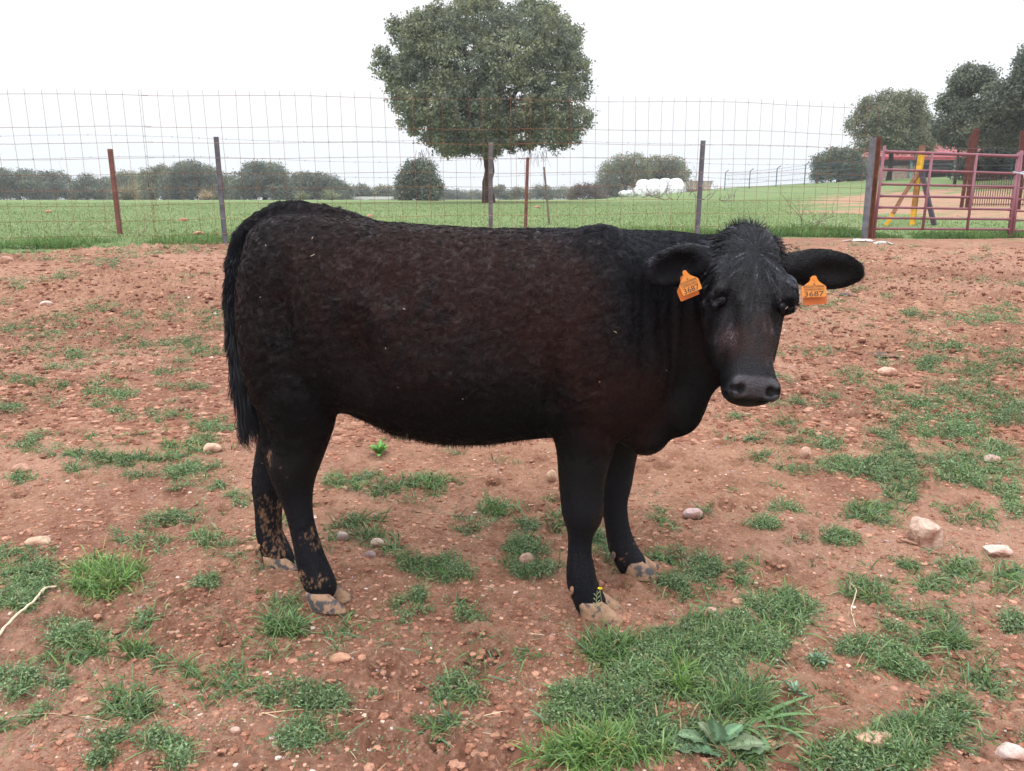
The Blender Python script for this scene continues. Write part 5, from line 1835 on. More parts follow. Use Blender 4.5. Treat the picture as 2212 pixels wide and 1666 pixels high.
# ------------------------------------------------------------------ cattle gate
def gate():
    PAINT = (.205, .070, .090)
    zL, zR = gp[1] * CP + .6 * SP, 13.35
    zL = gp[1] * CP + (CAMH - gp[2]) * SP
    def G(px, py):
        t = (px - 1890) / (2190 - 1890)
        iz = (1 / (zL + .02)) * (1 - t) + (1 / zR) * t
        return WZ(px, py, 1 / iz)
    a = G(1892, 494); b = G(2180, 497)
    root = empty("cattle_gate", G(1890, 505), "maroon tubular steel cattle gate with seven rails beside the mesh fence", "gate")
    def vert(xt, yt, xb, yb, r, name):
        mb = MB(); mb.tube([G(xb, yb), G(xt, yt)], r, 10, c=PAINT)
        return mb.build(name, mat_paint, root, smooth=True)
    ly = [328, 366.5, 398, 423.5, 448, 471, 494]
    ry = [338, 375, 404, 428, 453, 474, 496]
    def lx(y): return 1909 - (y - 328) * (19 / 166)
    def rx(y): return 2198 - (y - 338) * (19 / 158)
    vert(1911, 316, 1886, 515, .024, "stile")
    vert(2201, 330, 2178, 521, .030, "stile")
    for k, (yl, yr) in enumerate(zip(ly, ry)):
        mb = MB()
        rr = .027 if k == 0 else .020
        p0, p1 = G(lx(yl), yl), G(rx(yr), yr)
        ts = [0, .018, .035, .5, .965, .982, 1]
        mb.tube([p0 * (1 - t) + p1 * t for t in ts], [rr * 1.35, rr * 1.25, rr, rr, rr, rr * 1.2, rr * 1.3], 10, c=PAINT)
        mb.build("rail", mat_paint, root, smooth=True)
    for (xt, yt, xb, yb) in ((2012, 333, 1991, 495), (2108, 336, 2087, 496)):
        mb = MB(); mb.tube([G(xb, yb) + [0, -.03, 0], G(xt, yt) + [0, -.03, 0]], .021, 10, c=PAINT); mb.build("upright", mat_paint, root, smooth=True)
    for y in (333, 478):
        mb = MB()
        q = G(1900 - (y - 333) * .11, y); mb.tube([q + [-.07, .0, 0], q + [.01, 0, 0]], .012, 8, c=(.12, .06, .05))
        mb.build("hinge", mat_rust, root)
    # second leaf going out of the picture
    root2 = empty("cattle_gate", G(2204, 521), "next maroon cattle gate cut off by the right edge", "gate")
    def G2(px, py):
        return WZ(px, py, zR + .02 + (px - 2198) * .0035)
    mb = MB(); mb.tube([G2(2186, 519), G2(2207, 326)], .027, 10, c=PAINT); mb.build("stile", mat_paint, root2, smooth=True)
    for k, y in enumerate([334, 378, 407, 431, 456, 476, 498]):
        mb = MB(); q = G2(2206 - (y - 334) * .12, y); e2 = G2(2470, y + (3 if k else 2)); 
        mb.tube([q, q * .94 + e2 * .06, e2], [.024 if k == 0 else .019] + [.022 if k == 0 else .0165] * 2, 10, c=PAINT); mb.build("rail", mat_paint, root2, smooth=True)
    # blue white rope tying the leaves
    mb = MB()
    c = G(2194, 374) + np.array([0.02, -.03, 0])
    for k in range(3):
        pts = [c + np.array([.085 * math.cos(t), .05 * math.sin(t) - .01, .012 * k - .01 + .01 * math.sin(2 * t + k)]) for t in np.linspace(0, 2 * math.pi, 20)]
        mb.tube(pts, .006, 6, c=(.50, .56, .64))
    mb.tube([c + [.05, -.05, 0], c + [.07, -.06, -.05], c + [.06, -.06, -.09]], .005, 6, c=(.50, .56, .64))
    o = mb.build("rope", mat_old, None, smooth=True); tag(o, "pale blue rope tying the two gates together", "rope")


gate()


# ------------------------------------------------------------------ leaning yellow prop behind the gate
def prop():
    zc = 15.8
    root = empty("steel_prop", WZ(1971, 489, zc), "yellow and rust painted steel prop with splayed legs behind the gate", "prop")
    Y = (.50, .27, .02); Rr = (.17, .075, .035)
    def bar(a, b, w, c1, c2, name, dz=0.0, split=.5):
        mb = MB()
        A = WZ(a[0], a[1], zc + dz); B = WZ(b[0], b[1], zc + dz)
        for t0, t1, c in ((0, split, c1), (split, 1, c2)):
            mb.tube([A * (1 - t0) + B * t0, A * (1 - t1) + B * t1], w * 1.2, 4, c=c)
        mb.build(name, mat_paint if 0 else mat_rust, root)
    bar((1993, 316), (1981, 402), .058, (.16, .07, .045), Y, "post", 0, .14)
    bar((1981, 402), (1970, 490), .052, (.30, .13, .03), Y, "post_foot", 0, .55)
    bar((1984, 374), (1950, 424), .040, (.18, .08, .045), (.20, .085, .05), "brace", -.05)
    bar((1950, 424), (1913, 490), .045, (.20, .09, .05), Y, "brace", -.06, .6)
    bar((1990, 368), (2018, 487), .045, (.085, .06, .075), (.07, .055, .075), "brace", -.10)


prop()

# tall red brown beams of the pen behind the gate
def pen_posts():
    for i, (px, pyb, pyt, pxt, zc, w, lab) in enumerate([
            (2094, 421, 279, 2109, 21.0, .13, "tall red brown steel beam behind the gate left of the pair"),
            (2082, 404, 290, 2099, 22.5, .09, "darker thinner beam just left of the tall red brown beam"),
            (2200, 430, 282, 2212, 21.0, .14, "red brown steel beam at the right edge behind the gate")]):
        p = WZ(px, pyb, zc); p[2] = float(zg(p[0], p[1]))
        ibeam("steel_beam", px, 0, pyt, pxt, w, w, [(.15, .045, .035), (.12, .038, .03)], lab, "beam", at=p, yaw=-.5)
    # close set bars of the pen fence
    root = empty("pen_fence", WZ(2150, 425, 24), "fence of close dark rusty bars under the trees behind the gate", "fence")
    A = WZ(2098, 424, 23.5); B = WZ(2330, 428, 22.5)
    mb = MB()
    n = 44
    for i in range(n + 1):
        t = i / n
        p = A * (1 - t) + B * t; p[2] = float(zg(p[0], p[1]))
        mb.tube([p, p + [0, 0, .95]], .011, 5, c=(.10, .05, .04))
    mb.build("bars", mat_rust, root)
    for h in (.06, .5, .95):
        mb = MB(); a = A.copy(); b = B.copy(); a[2] = float(zg(a[0], a[1])) + h; b[2] = float(zg(b[0], b[1])) + h
        mb.tube([a, b], .016, 6, c=(.12, .05, .04)); mb.build("rail", mat_rust, root)


pen_posts()


# ------------------------------------------------------------------ old barbed wire fence behind the mesh
def old_fence():
    def base(px, py):
        return ground_px(px, py)
    stakes = [((258, 507), (236, 322), .030, (.13, .048, .036), "dark red leaning steel stake at the left"),
              ((1135, 492), (1140, 340), .028, (.14, .050, .038), "dark red steel stake right of the big oak trunk"),
              ((1187, 486), (1175, 361), .018, (.13, .10, .08), "thin grey leaning stake right of the big oak trunk")]
    root = empty("wire_fence", base(258, 507), "old sagging barbed wire fence on leaning stakes behind the mesh", "fence")
    tops = []
    for (b, t, w, c, lab) in stakes:
        g = base(*b)
        zc = g[1] * CP + (CAMH - g[2]) * SP
        T = WZ(t[0], t[1], zc * .995)
        mb = MB()
        d = T - g
        for ox, oy in ((0, 0), (w * .7, w * .7)):
            V = []
            for z in (g + [ox, oy, -.03], T + [ox, oy, 0]):
                sx, sy = (w, .006) if ox == 0 else (.006, w)
                for (cx, cy) in ((-1, -1), (1, -1), (1, 1), (-1, 1)):
                    V.append(z + [cx * sx, cy * sy, 0])
            mb.add(V, [(0, 1, 5, 4), (1, 2, 6, 5), (2, 3, 7, 6), (3, 0, 4, 7), (3, 2, 1, 0), (4, 5, 6, 7)], None, c)
        o = mb.build("stake", mat_rust, root); o["label"] = lab
        tops.append((g, T))
    mb = MB()
    r = random.Random(8)
    g0, T0 = tops[0]; g1, T1 = tops[1]
    d = (g1 - g0) / (g1[0] - g0[0])
    for f in (.985, .78, .60, .44):
        pts = []
        xs = np.linspace(g0[0] - 6, g1[0] + 14, 70)
        for x in xs:
            p = g0 + d * (x - g0[0])
            h = 1.48 * f + .02 * math.sin(x * 1.1 + f * 9) - .05 * math.sin((x - g0[0]) * .45)**2
            pts.append([p[0], p[1], float(zg(p[0], p[1])) + h])
        mb.tube(pts, .0017, 4, c=(.13, .13, .15))
        for p in pts[::1]:
            for s in (-1, 1):
                mb.tube([np.array(p) - [.01 * s, 0, .012], np.array(p) + [.01 * s, 0, .012]], .0016, 3, c=(.13, .13, .15))
    mb.build("barbed_wire", mat_wire, root)


old_fence()


# ------------------------------------------------------------------ green posts with bent tops along the far enclosure
def green_fence():
    root = empty("wire_fence", ground_px(1618, 412), "far wire fence on slim dark green posts with bent tops on the rise", "fence")
    posts = [(1565, 411, 369), (1618, 409, 366), (1676, 405, 360), (1737, 402, 352), (1807, 391, 346), (1890, 384, 340), (1976, 376, 333), (2073, 372, 330), (2186, 366, 326)]
    feet = []
    for i, (px, pyb, pyt) in enumerate(posts):
        zc = 62 - i * 3.0
        p = WZ(px, pyb, zc)
        p[2] = min(p[2], float(zg(p[0], p[1])) + .3)
        h = (pyb - pyt) / FPX * zc * 1.0
        mb = MB()
        zb = float(zg(p[0], p[1])) - .1
        zt = p[2] + h
        mb.tube([[p[0], p[1], zb], [p[0], p[1], zt - .18], [p[0] + .22, p[1] - .05, zt]], .032, 6, c=(.035, .085, .085))
        mb.build("post", mat_old, root)
        feet.append((p, zt))
    mb = MB()
    for f in (.12, .35, .6, .85, 1.0):
        pts = [[p[0], p[1], p[2] * (1 - f) + (zt - .2) * f] for p, zt in feet]
        mb.tube(pts, .010, 4, c=(.12, .17, .19))
    for (p, zt), (q, zu) in zip(feet[:-1], feet[1:]):
        for k in range(18):
            t = (k + .5) / 18
            a = np.array([p[0] * (1 - t) + q[0] * t, p[1] * (1 - t) + q[1] * t, 0])
            z0 = p[2] * (1 - t) + q[2] * t; z1 = zt * (1 - t) + zu * t - .2
            mb.tube([a + [0, 0, z0], a + [0, 0, z1]], .0035, 3, c=(.16, .2, .22))
    mb.build("wires", mat_old, root)


green_fence()

# ------------------------------------------------------------------ shed with red roof
def shed():
    zc = 58
    def Q(px, py, d=0): return WZ(px, py, zc + d)
    root = empty("farm_shed", Q(1990, 392), "long low farm shed with red metal roof and dark open side among the trees", "shed")
    gz = float(zg(Q(1990, 392)[0], Q(1990, 392)[1])) - .3
    eL, eR = Q(1863, 341), Q(2260, 352)
    eR[2] = eL[2]
    rL, rR = Q(1975, 308, 5.0), Q(2135, 290, 5.5)
    m = bpy.data.materials.new("red_sheet_roof"); m.use_nodes = True
    nt = m.node_tree; bs = nt.nodes["Principled BSDF"]; bs.inputs['Roughness'].default_value = .5
    tc = nt.nodes.new("ShaderNodeTexCoord"); wv = nt.nodes.new("ShaderNodeTexWave"); wv.inputs['Scale'].default_value = 3.2; wv.inputs['Distortion'].default_value = 0
    nt.links.new(tc.outputs['Object'], wv.inputs['Vector'])
    rp = nt.nodes.new("ShaderNodeMix"); rp.data_type = 'RGBA'; rp.inputs[6].default_value = (.34, .060, .070, 1); rp.inputs[7].default_value = (.44, .095, .10, 1)
    nz = nt.nodes.new("ShaderNodeTexNoise"); nz.inputs['Scale'].default_value = .6
    nt.links.new(tc.outputs['Object'], nz.inputs['Vector'])
    nt.links.new(nz.outputs[0], rp.inputs[0]); nt.links.new(rp.outputs[2], bs.inputs['Base Color'])
    bp = nt.nodes.new("ShaderNodeBump"); bp.inputs['Distance'].default_value = .05; nt.links.new(wv.outputs[0], bp.inputs['Height']); nt.links.new(bp.outputs[0], bs.inputs['Normal'])
    # roof: front slope rising to the ridge, back slope behind
    ridge_z = Q(2079, 291, 6)[2]
    y0 = eL[1]; dep = 2.4
    xl, xr = eL[0], eR[0]
    def slab(pts, th=.09):
        pts = np.array(pts, float); lo = pts - [0, 0, th]
        n = len(pts)
        return np.vstack([pts, lo]), [list(range(n)), list(range(2 * n - 1, n - 1, -1))] + [[i, (i + 1) % n, (i + 1) % n + n, i + n][::-1] for i in range(n)]
    V, Fc = slab([(xl, y0 - .4, eL[2]), (xr, y0 - .4, eL[2]), (xr, y0 + dep, ridge_z), (xl + 3.6, y0 + dep, ridge_z)])
    V2, F2 = slab([(xl + 3.6, y0 + dep + .003, ridge_z), (xr, y0 + dep + .003, ridge_z), (xr, y0 + 2 * dep + .4, eL[2]), (xl, y0 + 2 * dep + .4, eL[2])])
    V3, F3 = slab([(xl, y0 - .4, eL[2]), (xl + 3.6, y0 + dep, ridge_z), (xl, y0 + 2 * dep + .4, eL[2])])
    for nm, (v, f) in (("roof", (V, Fc)), ("roof", (V2, F2)), ("roof", (V3 + [-.003, 0, 0], F3))):
        me = bpy.data.meshes.new(nm); me.from_pydata([tuple(q) for q in v], [], f); me.materials.append(m)
        o = bpy.data.objects.new(nm, me); COL.objects.link(o); unparent_shift(o, root)
    mb = MB(); h = eL[2] - gz
    BR = (.26, .13, .085)
    mb.box([(xl + xr) / 2, y0 + 2 * dep, gz + h / 2], [xr - xl - .3, .25, h - .12], c=BR)
    mb.box([xl + .3, y0 + dep, gz + h / 2], [.25, 2 * dep - .3, h - .12], c=(.30, .20, .15))
    mb.box([xr - .3, y0 + dep, gz + h / 2], [.25, 2 * dep - .3, h - .12], c=BR)
    mb.box([xl + 2.2, y0 + .1, gz + h * .35], [3.6, .22, h * .7], c=(.33, .24, .19))
    mb.box([xl + 11.5, y0 + .1, gz + h * .33], [9, .22, h * .66], c=(.27, .15, .10))
    mb.build("wall", mat_old, root)
    for i in range(5):
        mb = MB(); mb.box([xl + .35 + i * (xr - xl - .7) / 4, y0 - .15, gz + h / 2 - .05], [.16, .16, h - .1], c=(.20, .26, .25)); mb.build("column", mat_old, root)
    mb = MB(); mb.box([(xl + xr) / 2, y0 - .46, eL[2] - .05], [xr - xl, .06, .20], c=(.36, .045, .05)); mb.build("fascia", mat_old, root)


shed()


# ------------------------------------------------------------------ wrapped bales and trailer
def bales():
    zc = 76
    m = bpy.data.materials.new("white_wrap"); m.use_nodes = True
    bs = m.node_tree.nodes["Principled BSDF"]; bs.inputs['Base Color'].default_value = (.84, .84, .86, 1); bs.inputs['Roughness'].default_value = .35
    nt = m.node_tree; tc = nt.nodes.new("ShaderNodeTexCoord"); nz = nt.nodes.new("ShaderNodeTexNoise"); nz.inputs['Scale'].default_value = 5; nz.inputs['Detail'].default_value = 5
    bp = nt.nodes.new("ShaderNodeBump"); bp.inputs['Strength'].default_value = .5; bp.inputs['Distance'].default_value = .05
    nt.links.new(tc.outputs['Object'], nz.inputs['Vector']); nt.links.new(nz.outputs[0], bp.inputs['Height']); nt.links.new(bp.outputs[0], bs.inputs['Normal'])
    R = .62
    def bale(px, py, zo, label, sc=1.0, squash=1.0):
        p = WZ(px, py, zc + zo)
        K, n = 7, 20
        mb = MB()
        prof = [(-.60, .0), (-.60, .50), (-.52, .59), (0, .62), (.52, .59), (.60, .50), (.60, .0)]
        V = []
        rr = random.Random(int(px))
        for (x, r) in prof:
            for j in range(n):
                a = 2 * math.pi * j / n
                k = r * (1 + .03 * math.sin(3 * a + px))
                V.append((k * math.cos(a), x, k * math.sin(a) * squash))
        V = np.array(V) * sc
        yaw = .25
        V = np.stack([V[:, 0] * math.cos(yaw) - V[:, 1] * math.sin(yaw), V[:, 0] * math.sin(yaw) + V[:, 1] * math.cos(yaw), V[:, 2]], 1)
        q = [(i * n + j, i * n + (j + 1) % n, (i + 1) * n + (j + 1) % n, (i + 1) * n + j) for i in range(K - 1) for j in range(n)]
        o = mesh_np("wrapped_bale", V, [np.array(q)], mat=m, smooth=True)
        o.location = tuple(p)
        tag(o, label, "bale", "white wrapped bales stacked on the rise")
    ups = [(1390, 402), (1412, 401), (1436, 400), (1460, 400)]
    ords = ["leftmost", "second from left", "third from left", "rightmost"]
    for (x, y), w in zip(ups, ords): bale(x, y, 0, "white plastic wrapped bale, %s of the top row" % w)
    lows = [(1383, 415), (1408, 414), (1434, 413), (1458, 413), (1478, 412)]
    ords = ["leftmost", "second from left", "third from left", "second from right", "rightmost"]
    for (x, y), w in zip(lows, ords): bale(x, y, -.5, "white plastic wrapped bale, %s of the bottom row" % w, .98, .9)
    bale(1348, 418, -1, "slumped white bale lying alone left of the bale stack", .7, .6)
    bale(1362, 417, -1.2, "small slumped white bale between the stack and the lone bale", .62, .6)
    # trailer
    root = empty("farm_trailer", WZ(1508, 410, zc - 2), "small pale farm trailer with sloping sides beside the white bales", "trailer")
    c = WZ(1508, 399, zc - 2)
    mb = MB()
    V = []
    for (w, z) in ((1.75, -.45), (2.25, .25)):
        for (sx, sy) in ((-1, -1), (1, -1), (1, 1), (-1, 1)):
            V.append(c + [sx * w / 2, sy * .9, z])
    mb.add(V, [(0, 1, 5, 4), (1, 2, 6, 5), (2, 3, 7, 6), (3, 0, 4, 7), (3, 2, 1, 0)], None, (.46, .40, .36))
    mb.build("box", mat_old, root)
    mb = MB(); mb.box(c + [0, -.93, -.50], [2.2, .05, .13], c=(.33, .13, .06)); mb.box(c + [0, -1.0, .28], [2.35, .06, .06], c=(.3, .2, .17))
    for k in (-.9, -.3, .3, .9): mb.box(c + [k, -.97, -.1], [.06, .05, .72], c=(.30, .24, .2))
    mb.build("frame", mat_old, root)
    for sx in (-.35, .45):
        mb = MB(); q = c + [sx, -.85, -.68]
        mb.tube([q - [0, .1, 0], q + [0, .1, 0]], .26, 14, c=(.03, .03, .03)); mb.build("wheel", mat_old, root)
    mb = MB()
    for k in range(5):
        a = c + [1.0 + .15 * k, -.6, -.85 + .09 * k]
        mb.box(a, [1.5 - .15 * k, .25, .07], np.array([[math.cos(.12 * k), 0, -math.sin(.12 * k)], [0, 1, 0], [math.sin(.12 * k), 0, math.cos(.12 * k)]]), c=(.36, .19, .12))
    o = mb.build("timber_pile", mat_old); tag(o, "small pile of brown boards to the right of the trailer", "timber")


bales()


# ------------------------------------------------------------------ fallen dead branches
def dead_branches(cx, cy, wpx, hpx, n, label, seed, col=(.16, .13, .12), zc=None, rad=.018, name="dead_branches"):
    r = random.Random(seed)
    g = ground_px(cx, cy) if zc is None else WZ(cx, cy, zc)
    if zc is not None: g[2] = max(g[2] - .1, float(zg(g[0], g[1])))
    zc_ = g[1] * CP + (CAMH - g[2]) * SP
    s = zc_ / FPX
    mb = MB()
    def branch(p, d, L, rad, depth):
        pts = [p]; q = p.copy(); dd = d.copy()
        for k in range(5):
            dd = dd + np.array([r.uniform(-.35, .35), r.uniform(-.3, .3), r.uniform(-.25, .3)]); dd /= np.linalg.norm(dd)
            q = q + dd * L / 5
            q[2] = max(q[2], g[2] + .01)
            pts.append(q.copy())
            if depth < 3 and r.random() < .6:
                branch(q.copy(), dd + np.array([r.uniform(-.9, .9), r.uniform(-.6, .6), r.uniform(-.1, .9)]), L * .5, rad * .55, depth + 1)
        mb.tube(pts, np.linspace(rad, rad * .35, len(pts)), 4, c=np.array(col) * r.uniform(.7, 1.4), cap=False)
    for k in range(n):
        p = g + np.array([r.uniform(-.5, .5) * wpx * s, r.uniform(-.5, .5) * wpx * s * .35, .02])
        d = np.array([r.uniform(-1, 1), r.uniform(-.5, .5), r.uniform(.05, .7)]); d /= np.linalg.norm(d)
        branch(p, d, max(hpx * s * 1.4, .35 * wpx * s), rad, 0)
    o = mb.build(name, mat_old)
    o.data.transform(Matrix.Translation(-Vector(g))); o.location = tuple(g)
    tag(o, label, "branches")


dead_branches(1220, 430, 90, 26, 10, "fallen dead branches in the grass right of the big oak", 1)
dead_branches(1300, 432, 110, 14, 7, "low fallen branches in the grass left of the bales", 2)
dead_branches(1400, 428, 90, 14, 9, "tangle of dark dead branches in front of the white bales", 3)
dead_branches(1480, 434, 110, 16, 8, "dark fallen branches lying behind the right steel post", 4)
dead_branches(1560, 436, 60, 8, 4, "thin dead branch in the grass right of the steel post", 5)
dead_branches(1745, 496, 44, 46, 5, "bare upright twigs at the foot of the fence near the gate post", 6, (.15, .10, .08), rad=.006)
dead_branches(1490, 424, 20, 40, 2, "forked bare branch standing up beside the steel post", 7)
dead_branches(300, 505, 40, 60, 5, "thin dry weed stems at the foot of the fence on the left", 8, (.26, .19, .12), rad=.004)
dead_branches(160, 500, 60, 90, 4, "tall thin bare weed stems behind the mesh at the far left", 9, (.24, .18, .12), rad=.0035)
dead_branches(1420, 470, 1, 1, 0, "x", 10) if False else None
# ------------------------------------------------------------------ trees
mat_tree = vmat("oak_leaf", rough=.5, spec=.45, transl=.34)
mat_bark = vmat("oak_bark", rough=.9, spec=.15, noise_scale=8, noise_amt=.35, bump=.8, bump_scale=25)


def crown_mesh(blobs, n_leaf, leaf, seed, cols, per=26, spread=.30, hollow=.35, fill=.25):
    """blobs: list of (centre xyz, radii xyz).  Leaves sit in twig clusters near the blob surfaces."""
    r = np.random.default_rng(seed)
    C = np.array([b[0] for b in blobs], float); Rr = np.array([b[1] for b in blobs], float)
    w = (Rr[:, 0] * Rr[:, 1] + Rr[:, 0] * Rr[:, 2] + Rr[:, 1] * Rr[:, 2])
    nc = int(n_leaf / per * 1.35)
    bi = r.choice(len(blobs), nc, p=w / w.sum())
    d = r.normal(size=(nc, 3)); d /= np.linalg.norm(d, axis=1)[:, None]
    q = 1 - np.abs(r.normal(size=nc)) * .16
    inner = r.random(nc) < fill
    q[inner] = .35 + .5 * r.random(inner.sum())
    cen = C[bi] + d * Rr[bi] * q[:, None]
    # gaps and broken outline
    nz = noise3(cen * (1.5 / max(.3, Rr.mean())) + seed, 3) * .7 + noise3(cen * (4.0 / max(.3, Rr.mean())) + seed, 4) * .4
    keep = nz > hollow
    # drop what lies deep inside another blob
    deep = np.zeros(nc, bool)
    for k in range(len(blobs)):
        e = (((cen - C[k]) / Rr[k])**2).sum(1)
        deep |= (e < .25)
    keep &= ~(deep & (r.random(nc) < .6))
    cen = cen[keep]; d = d[keep]
    nc = len(cen)
    cn = np.repeat(cen, per, 0); dn = np.repeat(d, per, 0)
    n = len(cn)
    P = cn + r.normal(size=(n, 3)) * spread * np.array([.5, .5, .38])
    a = r.normal(size=(n, 3)); a /= np.linalg.norm(a, axis=1)[:, None]
    nn = r.normal(size=(n, 3)) + dn * .7 + [0, 0, .5]
    b = np.cross(nn, a); b /= np.linalg.norm(b, axis=1)[:, None] + 1e-9
    sz = (leaf * (.6 + .8 * r.random(n)))[:, None]
    V = np.stack([P - a * sz * .5, P + b * sz * .30, P + a * sz * .5, P - b * sz * .30], 1).reshape(-1, 3)
    F = np.arange(4 * n).reshape(-1, 4)
    t = (noise3(cen * (1.2 / max(.3, Rr.mean())) + 9, 7) + .25 * r.normal(size=nc))
    t = np.clip((t - .3) / .4, 0, 1)[:, None]
    cc = np.array(cols[0]) * (1 - t) + np.array(cols[1]) * t
    col = np.repeat(cc, per, 0) * (.6 + .8 * r.random((n, 1)))
    return V, F, np.repeat(col, 4, 0), cen


def limb(mb, a, b, ra, rb, r, sag=.12, k=6, segs=6):
    a = np.array(a, float); b = np.array(b, float)
    m = (a + b) / 2 + np.array([r.uniform(-1, 1), r.uniform(-1, 1), r.uniform(-.2, .8)]) * np.linalg.norm(b - a) * sag
    t = np.linspace(0, 1, segs + 1)[:, None]
    pts = (1 - t)**2 * a + 2 * t * (1 - t) * m + t**2 * b
    pts[1:-1] += np.array([[r.uniform(-1, 1) for _ in range(3)] for _ in range(segs - 1)]) * ra * .6
    mb.tube(pts, np.linspace(ra, rb, segs + 1), k, c=(.075, .052, .042))
    return pts


def big_oak():
    zc = 33.0
    s = zc / FPX
    base = WZ(1056, 428, zc); base[2] = float(zg(base[0], base[1]))
    root = empty("oak_tree", base, "large holm oak with a broad crown on a single dark trunk behind the cow", "tree")
    r = random.Random(5)
    spec = [(880, 78, 56), (850, 135, 46), (858, 200, 48), (905, 60, 38), (960, 55, 54), (1040, 42, 56), (1125, 42, 58), (1195, 62, 52), (1226, 100, 38), (1000, 130, 80), (1110, 120, 82),
            (1185, 150, 56), (1240, 150, 34), (1252, 190, 30), (915, 215, 70), (1010, 225, 82), (1100, 215, 84), (1195, 215, 54), (1250, 262, 36), (1190, 285, 50), (1120, 280, 58), (1050, 285, 58),
            (975, 290, 54), (900, 268, 50), (860, 250, 34), (930, 150, 62), (1225, 290, 34), (1000, 310, 36), (1060, 300, 45)]
    blobs = []
    for (x, y, rad) in spec:
        if x < 930: x += 26
        edge = max(abs(x - 1050) / 240, abs(y - 160) / 170)
        dep = 3.9 * math.sqrt(max(0, 1 - min(1, edge)**2))
        c0 = WZ(x, y, zc)
        R = rad * s
        blobs.append((c0 + [0, r.uniform(-.6, .6), 0], (R, R * .9, R * .80)))
        if dep > 1.2:
            for sg in (-1, 1):
                c = WZ(x + r.uniform(-12, 12), y + r.uniform(-12, 12), zc + sg * dep * .72)
                blobs.append((c, (R * .85, R * .8, R * .68)))
    big = list(blobs)
    for k in range(70):
        c, R = big[r.randrange(len(spec))]
        a_ = r.uniform(0, 6.283)
        q_ = np.array([math.cos(a_) * .8, -r.uniform(.2, .9), math.sin(a_) * .8])
        rr_ = r.uniform(.32, .62)
        cc0 = c + q_ * np.array(R)
        if cc0[2] < WZ(1050, 322, zc)[2] + rr_ * .5: continue
        blobs.append((cc0, (rr_, rr_, rr_ * .75)))
    V, F, Cc, cen = crown_mesh(blobs, 260000, .11, 3, [(.125, .155, .115), (.235, .255, .145)], per=22, spread=.21, hollow=.535, fill=.10)
    o = mesh_np("crown", V, [F], mat=mat_tree, col=Cc, smooth=False); unparent_shift(o, root)
    mb = MB()
    P = lambda x, y, dy=0.0: WZ(x, y, zc) + [0, dy, 0]
    pts = [base - [0, 0, .1], P(1054, 418), P(1052, 395), P(1058, 370), P(1055, 345), P(1050, 322), P(1048, 300)]
    pts = [np.array(p) for p in pts]
    mb.tube(pts, [.30, .24, .20, .20, .205, .22, .24], 12, c=(.070, .048, .040))
    fork = pts[-1]
    tg = [(880, 120, 0), (920, 200, -1.5), (870, 240, 1), (980, 120, 1.5), (1000, 60, -.8), (1060, 60, .5), (1090, 130, -2), (1130, 80, 1.2), (1180, 100, 0), (1210, 170, 1), (1225, 250, -.6), (1160, 260, -2), (1000, 250, -2.2), (940, 270, .5), (1040, 180, 2.5), (1120, 200, 2.2)]
    for (x, y, dy) in tg:
        e_ = P(x, y, dy)
        pl = limb(mb, fork + [0, 0, r.uniform(-.2, .3)], e_, .13, .03, r, .16, 6, 7)
        for k in range(7):
            st = pl[r.randint(2, 6)]
            limb(mb, st, st + np.array([r.uniform(-1.5, 1.5), r.uniform(-1.2, 1.2), r.uniform(-.3, 1.3)]), .035, .008, r, .15, 4, 4)
    # drooping bare twigs under the crown
    for k in range(90):
        x = r.uniform(900, 1180); y = 318 + 12 * math.sin(x * .05)
        a = P(x, y, r.uniform(-2, 2)); limb(mb, a, a + np.array([r.uniform(-.3, .3), 0, -r.uniform(.3, .75)]), .010, .004, r, .1, 3, 3)
    o = mb.build("trunk", mat_bark, root, smooth=True)


big_oak()

OAK_D = [(.10, .13, .102), (.17, .195, .125)]
OAK_L = [(.135, .160, .105), (.23, .24, .135)]


